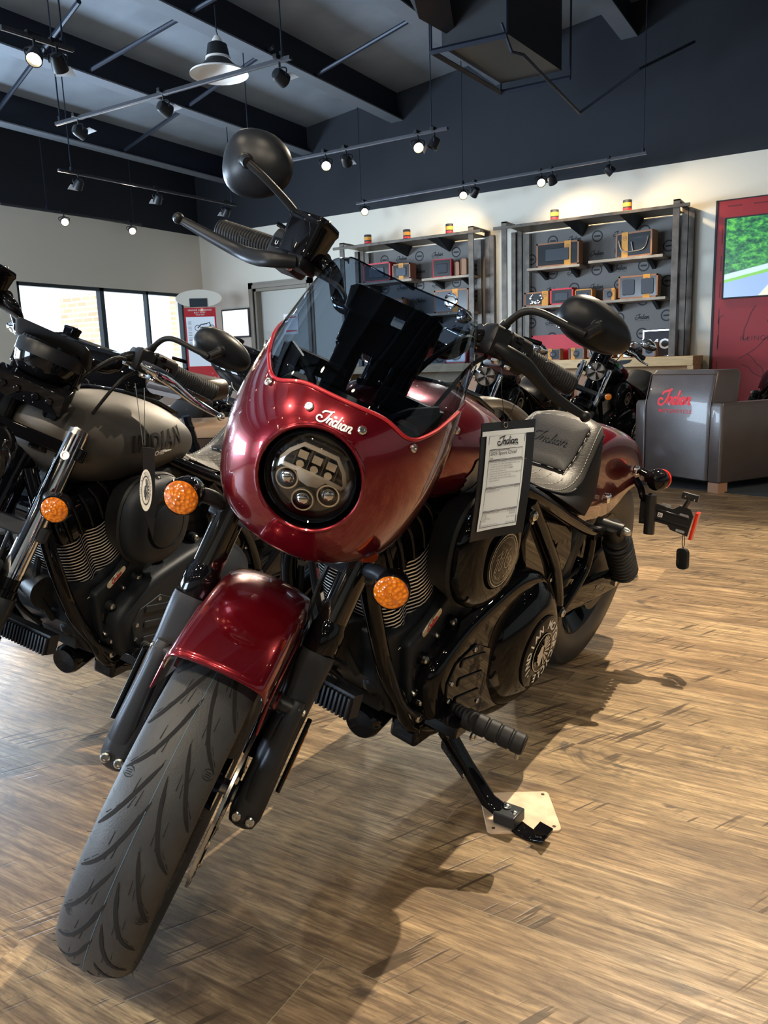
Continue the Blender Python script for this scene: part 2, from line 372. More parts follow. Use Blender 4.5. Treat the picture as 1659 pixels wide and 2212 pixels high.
# ---- setting ----
def plane(name, pts, mt, kind='structure', parent=None):
    o = build(name, M().add(pts, [tuple(range(len(pts)))]), mt, parent, smooth=0)
    if kind: o['kind'] = kind
    return o
XW, YW, XB, YB = 9.55, 9.05, -5.0, -8.0
zc = lambda y: 4.0+.114*(YW-y)
fl = build('floor', M().bb((XB, YB, -.1), (XW, YW, 0)), K['floor'], smooth=0); fl['kind'] = 'structure'
ce = M(); ce.rings([[(x, y, zc(y)), (x, y, zc(y)+.1)] for x, y in ((XB, YB), (XW, YB), (XW, YW), (XB, YW))], False, False, True)
ce.add([(XB, YB, zc(YB)), (XW, YB, zc(YB)), (XW, YW, zc(YW)), (XB, YW, zc(YW))], [(0, 1, 2, 3)]).add([(XB, YB, zc(YB)+.1), (XW, YB, zc(YB)+.1), (XW, YW, zc(YW)+.1), (XB, YW, zc(YW)+.1)], [(0, 1, 2, 3)])
build('ceiling', ce, K['ceil'], smooth=0)['kind'] = 'structure'
ZT = 3.03
def wall(name, parts, mts):
    m = M()
    for k, a, b in parts: m.mat(k).bb(a, b)
    o = build(name, m, mts, smooth=0); o['kind'] = 'structure'; return o
WN = [K['wall'], K['navy'], K['trim']]
# right wall, white below and navy above, with a doorway
g = M(); g.bb((XW, YB, 0), (XW+.2, 6.98, ZT)).bb((XW, 8.01, 0), (XW+.2, YW+.2, ZT)).bb((XW, 6.98, 2.15), (XW+.2, 8.01, ZT))
g.mat(1); g.rings([[(XW, YB, ZT), (XW+.2, YB, ZT), (XW+.2, YW+.2, ZT), (XW, YW+.2, ZT)], [(XW, YB, zc(YB)), (XW+.2, YB, zc(YB)), (XW+.2, YW+.2, zc(YW)), (XW, YW+.2, zc(YW))]])
build('wall_right', g, WN, smooth=0)['kind'] = 'structure'
WIN = [(6.27, 9.12, .95, 2.13), (1.7, 5.5, .95, 2.13), (-3.1, .7, .95, 2.13)]
xs = [XB]; parts = []
for a, b, z0, z1 in sorted(WIN):
    parts += [(0, (xs[-1], YW, 0), (a, YW+.2, ZT)), (0, (a, YW, 0), (b, YW+.2, z0)), (0, (a, YW, z1), (b, YW+.2, ZT))]; xs.append(b)
parts += [(0, (xs[-1], YW, 0), (XW, YW+.2, ZT)), (1, (XB, YW, ZT), (XW, YW+.2, 4.0))]
wall('wall_left', parts, WN)
parts = [(0, (XB-.2, YB, 0), (XB, 3.4, ZT)), (0, (XB-.2, 6.2, 0), (XB, YW, ZT)), (0, (XB-.2, YB, 0), (XB, YW, .7)), (0, (XB-.2, YB, 2.5), (XB, YW, ZT)), (1, (XB-.2, YB, ZT), (XB, YW, 5.9))]
wall('wall_back', parts, WN)
wall('wall_side', [(0, (XB, YB-.2, 0), (XW, YB, ZT)), (1, (XB, YB-.2, ZT), (XW, YB, 5.95))], WN)
for i, (a, b, z0, z1) in enumerate(WIN):
    w = empty('window_%d' % (i+1), ((a+b)/2, YW, z0)); w['kind'] = 'structure'; f = M(M0 := Matrix.Translation((-(a+b)/2, -YW, -z0))); t = .045
    f.bb((a, YW+.02, z0), (b, YW+.10, z0+t)).bb((a, YW+.02, z1-t), (b, YW+.10, z1)).bb((a, YW+.02, z0), (a+t, YW+.10, z1)).bb((b-t, YW+.02, z0), (b, YW+.10, z1))
    for x, ww in (((7.58, .07), (8.40, .035)) if i == 0 else ((a+(b-a)/3, .06), (a+(b-a)*2/3, .06))): f.bb((x-ww/2, YW+.02, z0), (x+ww/2, YW+.1, z1))
    build('window_frame', f, K['frame'], w, smooth=0)
    build('window_sill', M(M0).bb((a-.03, YW-.03, z0-.03), (b+.03, YW+.19, z0)), K['wall'], w, smooth=0)
    build('window_pane', M(M0).add([(a, YW+.06, z0), (b, YW+.06, z0), (b, YW+.06, z1), (a, YW+.06, z1)], [(0, 1, 2, 3)]), K['clear'], w, smooth=0)
# doorway with taupe casing
d = empty('door_1', (XW, 7.5, 0)); d['kind'] = 'structure'; X = Matrix.Translation((-XW, -7.5, 0)); f = M(X)
for s, t in ((.09, .02), (.05, .045)): f.bb((XW-t, 8.01, 0), (XW, 8.01+s, 2.15+s)).bb((XW-t, 6.98-s, 0), (XW, 6.98, 2.15+s)).bb((XW-t, 6.98-s, 2.15), (XW, 8.01+s, 2.15+s))
f.bb((XW, 7.97, 0), (XW+.2, 8.01, 2.15)).bb((XW, 6.98, 0), (XW+.2, 7.02, 2.15)).bb((XW, 6.98, 2.11), (XW+.2, 8.01, 2.15))
build('door_casing', f, K['trim'], d, smooth=0)
build('door_leaf', M(X).bb((XW+.12, 7.02, .01), (XW+.16, 7.97, 2.11)), K['doorp'], d, smooth=0)
build('door_notice', M(X).mat(0).bb((XW+.11, 7.28, 1.45), (XW+.12, 7.55, 1.75)).mat(1).bb((XW+.108, 7.31, 1.49), (XW+.11, 7.52, 1.51)).bb((XW+.108, 7.31, 1.69), (XW+.11, 7.52, 1.71)), [K['white'], K['redink']], d, smooth=0)
for nm, a, b in (('baseboard_left', (XB, YW-.015, 0), (XW, YW, .1)), ('baseboard_right', (XW-.015, 1.6, 0), (XW, 6.89, .1))):
    build(nm, M().bb(a, b), K['frame'], smooth=0)['kind'] = 'structure'
# purlins under the roof
for i, y in enumerate((8.35, 6.85, 5.38, 3.9, 2.4, .9, -.6, -2.1, -3.6, -5.1, -6.6)):
    m = M(); z = zc(y); m.bb((XB, y+.02, z-.34), (XW, y+.035, z+.02)); m.mat(1).bb((XB, y-.06, z-.35), (XW, y+.12, z-.335))
    build('trim_%d' % (i+1), m, [K['beam'], K['flange']], smooth=0)['kind'] = 'structure'
for i, (x0, y0, x1, y1) in enumerate(((4.95, 5.85, 5.72, 8.3), (5.73, 5.0, 5.80, 6.8), (6.80, 5.25, 7.53, 8.37), (7.35, 3.8, 7.68, 5.45), (3.9, 5.4, 4.6, 8.3))):
    o = build('brace_rod', M().cyl((x0, y0, zc(y0)-.31), (x1, y1, zc(y1)-.31), .022, n=8), K['rod'])
    tag(o, ['dark steel brace rod crossing the ceiling purlins above the upper left track light', 'dark steel brace rod between purlins left of the pendant lamp', 'long dark steel brace rod slanting across the ceiling behind the pendant lamp', 'dark steel brace rod beside the ceiling heater', 'dark steel brace rod at the far left of the ceiling'][i], 'rod', 'ceiling brace rods')
# outside
build('ground', M().bb((-6, YW+.2, -.3), (20, 30, -.15)), K['ground'], smooth=0)['kind'] = 'structure'
def brick():
    m = mat('tan_brick', (.5, .3, .2), .8); t = NT(m); co = t.n('TexCoord').outputs['Object']; s = t.n('SeparateXYZ', {0: co})
    cv = t.n('CombineXYZ', {0: t.math('ADD', s.outputs[0], s.outputs[1]), 1: s.outputs[2]}).outputs[0]
    b = t.n('TexBrick', {'Vector': cv, 'Color1': (.62, .42, .27, 1), 'Color2': (.74, .55, .36, 1), 'Mortar': (.97, .95, .90, 1), 'Scale': 1, 'Mortar Size': .012, 'Brick Width': .24, 'Row Height': .085})
    t.l(b.outputs[0], t.b.inputs['Base Color']); return m
K['brick'] = brick()
for i, (a, b, c, e) in enumerate((((8.7261,11.5,1.798), (8.7414,10.6,1.75), .0, 0), ((9.6889,9.9,1.7344), (9.8694,9.9,1.7386), 0, 0))):
    o = build('brick_pillar', M().bb((a[0], b[1], -.2), (b[0], b[1]+(.9, .05)[i], (8.5869,10.6,2.234)[2] if i == 0 else 2.9)), K['brick'], smooth=0)
    tag(o, ['tan brick pillar outside the left pane of the window', 'brick pillar outside at the right edge of the window'][i], 'pillar')
# ---- track lights ----
def rail(name_lab, a, b, drops):
    a, b = V(a), V(b); r = empty('track_rail', (a+b)/2); X = Matrix.Translation(-(a+b)/2)
    d = (b-a).normalized(); n = V((-d.y, d.x, 0)); R = Matrix((d, n, V((0, 0, 1)))).transposed()
    build('rail', M(X).box((a+b)/2, ((b-a).length, .035, .022), R).box((a+b)/2-V((0, 0, .012)), ((b-a).length, .012, .006), R), K['rail'], r, smooth=0)
    for t in drops:
        p = a+(b-a)*t; q = build('drop_rod', M(X).cyl(p, (p.x, p.y, zc(p.y)-.02), .006, n=6).cyl(p+V((0, 0, .01)), p+V((0, 0, .05)), .016, n=8), K['rod'], r)
    tag(r, name_lab, 'track rail', 'ceiling track rails')
def spot(lab, p, aim, lit=True, power=70, blend=.5, ang=62, soft=.03):
    """a gimbal track head hung under its rail at p, facing aim"""
    p = V(p); h = empty('track_spotlight', p); z = V((0, 0, 1)); d = (V(aim)-p).normalized(); X = Matrix.Identity(4)
    build('adapter', M().bb((-.05, -.016, .0), (.05, .016, .03)).cyl((0, 0, 0), (0, 0, -.05), .009, n=8), K['mblack'], h, bev=.003)
    c = V((0, 0, -.10)); x, y = frame(d)
    build('yoke', M().tube([c+x*.055, c+x*.06+z*.04, z*-.045, c-x*.06+z*.04, c-x*.055], .005, 6), K['mblack'], h)
    build('lamp_housing', M().lathe(c-d*.05, d, [(.02, 0), (.035, .005), (.045, .03), (.05, .09), (.05, .10), (.044, .10), (.03, .07)], 20), K['mblack'], h)
    build('lamp_face', M().lathe(c+d*.032, d, [(.001, .006), (.03, .004), (.045, .0)], 20, False), K['bulb'] if lit else K['bulbcool'], h)
    if not lit: build('barn_door', M().prism([(-.05, 0), (.05, 0), (.065, .06), (-.065, .06)], (c+d*.05+y*.05, x, d, y), .002), K['pale'], h, smooth=0)
    if lit:
        l = bpy.data.lights.new('spot_beam', 'SPOT'); l.energy = power; l.color = (1, .84, .62) if power != 40 else (1, .76, .46); l.spot_size = rad(ang); l.spot_blend = blend; l.shadow_soft_size = soft
        o = bpy.data.objects.new('spot_beam', l); C.objects.link(o); o.parent = h; o.location = c+d*.06; o.rotation_mode = 'QUATERNION'; o.rotation_quaternion = d.to_track_quat('-Z', 'Y')
    tag(h, lab, 'spotlight', 'track spotlights'); return h
A0_, A1_ = (3.1983,4.4836,3), (3.6638,4.4326,3)
rail('dark ceiling track rail at the upper left corner with one lit spotlight', A0_, A1_, (.86,))
rail('long bright-edged track rail running in front of the pendant lamp', (4.5629,5.8082,3), (4.5815,3.3967,3), (.02, .97))
rail('track rail sloping down to the right, below the left end of the pendant lamp rail', (5.5155,7.066,3), (7.9936,6.9023,3), (.06, .97))
rail('low track rail above the left wall where it meets the navy paint', (5.8899,8.6285,2.93), (7.8575,8.4819,2.93), (.3, .94))
rail('track rail behind the raised mirror with two lit spotlights', (6.6935,5.6037,3), (6.6892,3.2762,3), (.02, .93))
rail('thin dark track rail running above the display shelves', (8.9331,5.6958,3), (8.7414,2.0221,3), (.02, .42, .99))
SP = [
 ('lit spotlight at the upper left corner of the room', (3.4033,4.4616,3), (1.2, 3.0, 0), 1, 90),
 ('unlit spotlight just right of the lit one at the upper left corner', (3.5544,4.4455,3), (6, 6, 0), 0, 0),
 ('unlit spotlight at the left end of the rail in front of the pendant lamp', (4.5657,5.5442,3), (9, 5, 1.5), 0, 0),
 ('unlit spotlight in the middle of the rail in front of the pendant lamp', (4.572,4.5852,3), (9, 4, 1.5), 0, 0),
 ('unlit spotlight at the right end of the rail in front of the pendant lamp', (4.5801,3.4936,3), (9, 3, 1.5), 0, 0),
 ('unlit spotlight near the left end of the second rail', (5.7326,7.0464,3), (6, 9, 1.0), 0, 0),
 ('unlit spotlight in the middle of the second rail', (6.7512,6.9778,3), (7.5, 9, 1.0), 0, 0),
 ('unlit spotlight at the right end of the second rail behind the raised mirror', (7.8255,6.9206,3), (8.5, 9, 1.0), 0, 0),
 ('lit spotlight over the left wall above the window, left of the pair', (6.6919,8.5633,2.93), (3, 2, .3), 1, 60),
 ('lit spotlight over the left wall above the window, right of the pair', (7.6755,8.4746,2.93), (4, 2, .3), 1, 60),
 ('lit spotlight just right of the raised mirror', (6.6898,4.6009,3), (3.2, 2, 0), 1, 90),
 ('unlit spotlight beside the lit one right of the raised mirror', (6.6897,4.3624,3), (9, 5, 1.5), 0, 0),
 ('lit spotlight near the right end of the rail behind the raised mirror', (6.6856,3.5778,3), (3.0, .8, 0), 1, 90),
 ('unlit spotlight at the very right end of the rail behind the raised mirror', (6.6902,3.4105,3), (6, 5, 0), 0, 0),
 ('lit spotlight at the left end of the rail above the shelves', (8.9262,5.5714,3), (5, 3, .3), 1, 60),
 ('lit spotlight above the gap left of the middle of the shelf rail', (8.8603,4.1528,3), (5, 2, .3), 1, 60),
 ('dark spotlight touching the lit one in the middle of the shelf rail', (8.8422,3.9898,3), (9.5, 5.2, 1.9), 1, 40),
 ('lit spotlight above the right-hand shelf unit', (8.819,3.183,3), (5, 1, .3), 1, 60),
 ('dark spotlight facing the wall above the right-hand shelf unit', (8.8165,3.0546,3), (9.5, 2.9, 2.2), 1, 40),
 ('dark spotlight near the right end of the shelf rail', (8.7774,2.4147,3), (9.5, 1.3, 1.9), 1, 40)]
for lab, p, aim, lit, pw in SP: spot(lab, p, aim, bool(lit), pw, .5 if pw != 40 else 1, 62 if pw != 40 else 120)
# more rails of the same shop lighting behind and beside the photographer
n = 0
for x0, y0, y1, aims in ((3.25, -1.3, 3.1, ((2.5, .1, 0), (2.4, -.3, 0), (2.2, 2.2, .3), (.6, 2.6, .2))), (-1.2, -1.5, 3.0, ((1.3, .6, .4), (1.9, 1.9, .5), (.3, .9, 0), (-2, -1, 0))), (4.4, -3.2, 1.6, ((4.6, .3, 0), (5.9, 1.1, .4), (3.7, -.8, 0), (4.6, -2.5, 0))), (-3.2, -2, 3, ((0, 0, 0), (-1, 2, 0), (.5, 1, .5), (-1, -2, 0)))):
    rail(['track rail overhead above the tail of the red motorcycle', 'track rail overhead left of the photographer', 'track rail overhead on the open floor at the right', 'track rail at the back of the shop'][n], (x0, y0, 3.0), (x0, y1, 3.0), (.1, .9))
    for i, a in enumerate(aims):
        yy = (.42, -1.0, 2.0, 2.9)[i] if n == 0 else y0+.4+(y1-y0-.8)*i/3
        spot('%s spotlight of the overhead rail %s' % (('first', 'second', 'third', 'last')[i], ('above the red motorcycle tail', 'left of the photographer', 'over the open floor at the right', 'at the back of the shop')[n]), (x0, yy, 2.985), a, True, (430 if (n == 0 and i == 0) else 45 if n == 2 else 55 if n == 1 else 30), .6, (100 if (n == 0 and i == 0) else 75), .012 if (n == 0 and i == 0) else .03)
    n += 1
for j, (x0, ys, px_) in enumerate(((.2, (-1.6, -.6, .5, 1.6, 2.6), 'just behind the photographer'), (-2.3, (-2.4, -1.0, .6, 2.0, 3.4), 'far behind the photographer'), (2.9, (-3.6, -2.6, -1.6, -.6), 'over the open floor right of the camera'), (.9, (3.4, 4.4, 5.4, 6.4), 'left of the camera beside the windows'))):
    rail('track rail overhead '+px_, (x0, ys[0]-.3, 3.0), (x0, ys[-1]+.3, 3.0), (.1, .9))
    for i, yy in enumerate(ys): spot('overhead spotlight, %s on the rail %s' % (('first', 'second', 'third', 'fourth', 'fifth')[i], px_), (x0, yy, 2.985), (x0+random.Random(i+j).uniform(.3, 1.2), yy+random.Random(i*7+j).uniform(-.6, .6), 0), True, 22, .4, 75)
# pendant lamp
p = V((5.5522,4.8866,3.75)); k = 1.0
e = empty('pendant_lamp', p); sc = .27
build('hook', M().tube([(0, 0, .25), (0, 0, .05), (.012, 0, .03), (0, 0, .01), (-.012, 0, .0)], .005, 6), K['rod'], e)
build('cap', M().lathe((0, 0, -.02), (0, 0, -1), [(.02, -.03), (.04, 0), (.045, .02)], 24), K['enamel'], e)
build('ballast_housing', M().lathe((0, 0, -.04), (0, 0, -1), [(.045, 0), (.082, .02), (.09, .06), (.10, .115), (.10, .125)], 28), K['mblack'], e)
build('band', M().lathe((0, 0, -.16), (0, 0, -1), [(.105, 0), (.11, .018), (.10, .018)], 28, False), K['enamel'], e)
build('shade', M().mat(1).lathe((0, 0, -.18), (0, 0, -1), [(.10, 0), (.125, .03), (.18, .07), (.243, .10)], 40, False).mat(0).lathe((0, 0, -.183), (0, 0, -1), [(.095, 0), (.12, .03), (.175, .07), (.246, .10), (.25, .115)], 40, False), [K['enamel'], K['mblack']], e)
tag(e, 'bell-shaped pendant lamp with dark top and white inside hanging from the ceiling', 'lamp')
# ceiling heater with its hanging frame and the duct beside it
H = [V((6.5616,3.3561,3.6)), V((7.9108,3.2749,3.6)), V((7.9266,2.568,3.6)), V((6.6131,2.6818,3.6))]
e = empty('ceiling_heater', sum(H, V())/4); X = Matrix.Translation(-sum(H, V())/4); f = M(X)
for i in range(4):
    if i != 2: f.tube([H[i], H[(i+1) % 4]], .025, 4, sm=False)
    f.tube([H[i], H[i]+V((0, 0, zc(H[i].y)-3.61))], .010, 4, sm=False)
build('hanging_frame', f, K['beam'], e, smooth=0)
cc = sum(H, V())/4; hb = [cc+(q-cc)*.86+V((0, 0, .05)) for q in H]
build('heater_body', M(X).rings([hb, [q+V((0, 0, .65)) for q in hb]]), K['duct'], e, smooth=0)
build('gas_pipe', M(X).tube([H[3]+V((0, .05, .1)), H[3]+V((.1, 0, -.1)), (6.8306,2.6245,3.5), (8.0305,2.5059,3.3), (8.1056,1.9682,3.6), (8.8965,1.626,4)], .014, 8, k=1, sm=False), K['rod'], e)
tag(e, 'dark heating unit in a steel frame hanging from the ceiling', 'heater')
a = [V((5.8167,3.167,3.9)), V((6.2502,3.3058,3.75)), V((6.8158,3.2418,3.75)), V((6.1257,2.986,3.9))]
build('duct_elbow', M().rings([a, [q+V((.0, .1, .2)) for q in a], [q+V((.0, .2, .5)) for q in a]]), K['duct'], smooth=20)
tag(bpy.data.objects['duct_elbow'], 'grey sheet-metal air duct beside the ceiling heater', 'duct')
# ---------------- motorcycle (x forward, y to its left, z up, rear axle above the origin) ----------------
AXS = V((-sin(rad(29)), 0, cos(rad(29)))); AXI = V((-sin(rad(25)), 0, cos(rad(25)))); FW = V((cos(rad(25)), 0, sin(rad(25)))); FA = V((1.555, 0, .32)); YY = V((0, 1, 0))
def fk(s, y, d=0): return FA+AXI*s+FW*d+YY*y
def bolt(m, p, d, r=.008, h=.006):
    p = V(p); d = V(d).normalized(); m.lathe(p, d, [(r, 0), (r, h*.6), (r*.7, h), (r*.45, h), (r*.42, h*.5)], 10)
def rrect(o, ex, ey, a, b, r, n=4):
    o, ex, ey = V(o), V(ex), V(ey); out = []
    for cx, cy, s in ((a-r, b-r, 0), (-a+r, b-r, 1), (-a+r, -b+r, 2), (a-r, -b+r, 3)):
        for i in range(n+1):
            t = pi/2*(s+i/n); out.append(o+ex*(cx+r*cos(t))+ey*(cy+r*sin(t)))
    return out
def tyre_r(y, R, w, crown=.5):
    u = min(1, abs(y)/w); return R-(R*.10)*crown*2*(1-math.sqrt(max(0, 1-u*u*.93)))
def wheel(root, X, cx, cz, R, w, rim, front):
    c = V((cx, 0, cz))
    P = lambda a, y, r: c+V((r*cos(a), y, r*sin(a)))
    sec = []; N = 22
    for i in range(N+1):
        u = -1+2*i/N; y = w*sin(u*pi/2*.98); sec.append((y, tyre_r(y, R, w)))
    sec = [(-w*.80, rim-.002), (-w*.93, rim+.02), (-w*1.0, rim+.035)]+sec[0:]+[(w*1.0, rim+.035), (w*.93, rim+.02), (w*.80, rim-.002)]
    m = M(X); nn = 96
    m.rings([[P(2*pi*i/nn, y, r) for (y, r) in sec] for i in range(nn)], False, False, True)
    if front:   # tread pattern: curved chevron grooves, short sipes, round marks, blue centre line
        m.mat(1); per = 2*pi/27; up = .0006
        def mp(a0, sg): return lambda x, y: P(a0-x/R, sg*y*w, tyre_r(y*w, R, w)+up)
        def groove(a0, sg, pts, wd):
            Q = vsmooth([(p[0], p[1], 0) for p in pts], 6); L = len(Q); rr = []
            for i, q in enumerate(Q):
                d = Q[min(L-1, i+1)]-Q[max(0, i-1)]; d = V((d.x, d.y*w, 0)).normalized(); nrm = V((-d.y, d.x/w, 0))
                t = i/(L-1); h = wd/2*(min(1, 4*t+.15, 4*(1-t)+.3)); f = mp(a0, sg)
                rr.append([f(q.x+nrm.x*h, q.y+nrm.y*h), f(q.x-nrm.x*h, q.y-nrm.y*h)])
            m.rings(rr, False, False)
        for i in range(27):
            for sg in (-1, 1):
                a = per*(i+(.5 if sg > 0 else 0))
                if i % 2 == 0: groove(a, sg, [(-.045, .04), (.0, .22), (.045, .52), (.075, .9)], .0052)
                else: groove(a, sg, [(-.02, .16), (.015, .38), (.055, .66), (.085, .93)], .0052)
                groove(a+.09, sg, [(0, .62), (.022, .86)], .0044); groove(a+.05, sg, [(-.01, .16), (.012, .24)], .0042); groove(a-.06, sg, [(0, .30), (.022, .33)], .0042); groove(a-.02, sg, [(0, .48), (.020, .50)], .0040); groove(a+.14, sg, [(0, .40), (.018, .46)], .0040)
                groove(a+.12, sg, [(0, .97), (.004, .90)], .0012); groove(a, sg, [(0, .97), (.003, .91)], .0012)
                if i % 3 == 0:
                    f = mp(a-.02, sg); C2 = [(.0075*cos(t*pi/8), .80+.0075/w*sin(t*pi/8)) for t in range(17)]
                    m.ribbon(C2, .0012, f, 0)
                    for dx in (-.003, 0, .003): m.ribbon([(dx, .80-.004/w), (dx+.001, .80+.004/w)], .0012, lambda x, y: f(x, y), 0)
        for i in range(70):
            a = 2*pi*i/70+.013*sin(i*5.1); sg = 1 if i % 2 else -1; q = P(a, sg*w*.985, tyre_r(w*.97, R, w)); m.cyl(q, q+V((0, sg*.005, 0))+V((cos(a+sin(i)), 0, sin(a+sin(i))))*.002, .0004, n=4)
        m.mat(2); m.rings([[P(2*pi*i/90, -.004-.0002, R+up), P(2*pi*i/90, -.004+.0003, R+up)] for i in range(90)], False, False, True)
    else:
        m.mat(1)
        for i in range(24):
            for sg in (-1, 1):
                a = 2*pi*(i+.5*(sg > 0))/24; rr = []
                for t in range(7):
                    y = w*(.1+.8*t/6); aa = a+.10*(t/6)**1.5; rr.append([P(aa-.008, sg*y, tyre_r(y, R, w)+.0006), P(aa+.008, sg*y, tyre_r(y, R, w)+.0006)])
                m.rings(rr, False, False)
    ty = build('tyre', m, [K['rubber'], K['groove'], K['blueline']], root, 50)
    m = M(X); rw = w*.82
    m.lathe(c, YY, [(rim-.004, -rw), (rim+.008, -rw), (rim-.002, -rw*.85), (rim-.03, -rw*.5), (rim-.035, 0), (rim-.03, rw*.5), (rim-.002, rw*.85), (rim+.008, rw), (rim-.004, rw), (rim-.045, rw*.5), (rim-.05, 0), (rim-.045, -rw*.5), (rim-.004, -rw)], 48, False)
    m.lathe(c, YY, [(.02, -.06), (.045, -.06), (.035, -.02), (.035, .02), (.045, .06), (.02, .06)], 20)
    for i in range(10):
        a = 2*pi*i/10; q = V((cos(a), 0, sin(a))); tq = V((-sin(a), 0, cos(a)))
        m.loft([[c+q*r+tq*(h*sx)+YY*(v*sy) for sx, sy in ((1, 1), (-1, 1), (-1, -1), (1, -1))] for r, h, v in ((.03, .014, .03), (.12, .009, .018), (rim-.035, .014, .02))])
    build('cast_rim', m, K['gblack'], root)
    yd = .078 if front else -.085; r1, r0 = (.160, .118) if front else (.15, .11)
    m = M(X); m.lathe(c, YY, [(r0, yd-.0025), (r1, yd-.0025), (r1, yd+.0025), (r0, yd+.0025), (r0, yd-.0025)], 56, False)
    bd = build('brake_disc', m, K['steel'], root)
    m = M(X); m.lathe(c, YY, [(.05, yd-.006), (r0-.02, yd-.004), (r0-.02, yd+.003), (.05, yd+.006)], 24, False)
    for i in range(7):
        a = 2*pi*i/7; q = V((cos(a), 0, sin(a))); m.box(c+q*(r0-.008)+YY*yd, (.02, .009, .035), Matrix.Rotation(-a, 3, 'Y'))
    build('disc_carrier', m, K['gblack'], bd)
    m = M(X)
    for i in range(7):
        a = 2*pi*i/7; m.lathe(c+V((cos(a), 0, sin(a)))*(r0+.004)+YY*(yd-.002), YY, [(.008, 0), (.008, .006), (.0055, .009), (.003, .009)], 10)
    m.mat(1)
    for k in range(3):
        for i in range(24):
            a = 2*pi*(i+k/3)/24; q = c+V((cos(a), 0, sin(a)))*(r0+.012+.011*k)
            for s in (1,): m.cyl(q+YY*(yd+.0026), q+YY*(yd+.003), .0028, n=6)
    build('disc_bolts', m, [K['bolt'], K['groove']], bd)
    m = M(X).cyl(c-YY*(.135 if front else .16), c+YY*(.118 if front else .16), .013, n=16).cyl(c+YY*.07, c+YY*.10, .019, n=16); build('axle', m, K['steel'], root)
def indicator(root, X, c, d, side, lensk='amber'):
    """bullet indicator at c facing d, with its stalk from the inside"""
    c = V(c); d = V(d).normalized(); s = build('indicator', M(X).lathe(c-d*.055, d, [(.004, -.002), (.015, .004), (.025, .02), (.0295, .045), (.0305, .06), (.029, .062)], 24), K['gblack'], root)
    m = M(X).lathe(c+d*.002, d, [(.028, -.004), (.0285, .004), (.0255, .0085), (.0155, .012), (.001, .0135)], 24)
    m.mat(1)
    x, y = frame(d)
    for k, r in ((5, .0085), (9, .019), (1, 0)):
        for i in range(k):
            a = 2*pi*i/k; q = c+x*(r*cos(a))+y*(r*sin(a))+d*(.0152-.000018*(r*1000)**1.95); m.lathe(q-d*.001, d, [(.0032, -.001), (.0030, .0012), (.0018, .0014), (.001, .0)], 8)
    build('indicator_lens', m, [K[lensk], K['led'] if lensk == 'amber' else K[lensk]], s)
    return s
def mirror(root, X, base, pts, c, nrm, up, ax, mt, stem):
    """pts: stem path; c: housing centre; ax: (half width, half height)"""
    g = build('mirror', M(X), K[stem], root) if False else None
    m = M(X); m.tube([base]+pts, .0066, 12, 6).tube([pts[-1], V(c)+V(nrm)*.030], .010, 12, 1, sm=False)
    s = build('mirror_stem', m, K[stem], root)
    b = V(base); q = V(pts[0]); dd = (q-b).normalized()
    build('stem_nut', M(X).cyl(b-dd*.012, b+dd*.018, .012, n=6).cyl(b+dd*.018, b+dd*.034, .009, n=14), K[stem], s)
    n = V(nrm).normalized(); u = V(up); u = (u-n*u.dot(n)).normalized(); w = u.cross(n); c = V(c); R = []
    for k in range(9):
        t = k/8*pi/2; ring = []
        for i in range(32):
            a = 2*pi*i/32; rx = ax[0]*(1+.10*cos(a)); rz = ax[1]*(1+.05*sin(a)-.06*cos(a)); rr = (abs(cos(a))**2.2+abs(sin(a))**2.2)**(-1/2.2)
            f = max(.04, cos(t)) if k < 8 else .03
            ring.append(c+w*(rx*rr*f*cos(a))+u*(rz*rr*f*sin(a))+n*(.036*sin(t)-.012))
        R.append(ring)
    h = build('mirror_housing', M(X).rings(R, True), K[mt], s, 60)
    build('mirror_boss', M(X).lathe(c+n*.016, n, [(.024, -.002), (.017, .004), (.012, .008), (.011, .020), (.004, .024)], 20), K[mt], h)
    build('mirror_glass', M(X).rings([[p-n*.001 for p in R[0]]]+[[c+(p-c)*.9-n*.003 for p in R[0]]]), K['chrome'], h, 20)
    return s
def fins(m, c, ax, n, pitch, hx, hy, t=.0034, slope=0):
    """stack of cooling fins from c along ax; edge faces use slot 0, flat faces slot 1"""
    c = V(c); ax = V(ax).normalized(); ex = YY.cross(ax).normalized()
    for i in range(n):
        k = 1-.012*i*slope; o = c+ax*(pitch*i); pts = []
        for a in range(48):
            t_ = 2*pi*a/48; r = (abs(cos(t_))**4+abs(sin(t_))**4)**(-.25); x = hx*k*r*cos(t_); y = hy*r*sin(t_)
            if y > 0: y -= .020*math.exp(-((x-.015)/.022)**2)
            pts.append(V((x, y, 0)))
        q = []
        for f_, h in ((.72, 0), (1, .0), (1, t), (.72, t)): q.append([o+ex*(p.x*f_)+YY*(p.y*f_)+ax*(h-.012*(abs(p.x)/hx)**2*0-.010*max(0, p.y/hy)*(1-abs(p.x)/hx)) for p in pts])
        m.mat(1).rings(q[:2], False).rings(q[2:], False).mat(0).rings(q[1:3], False)
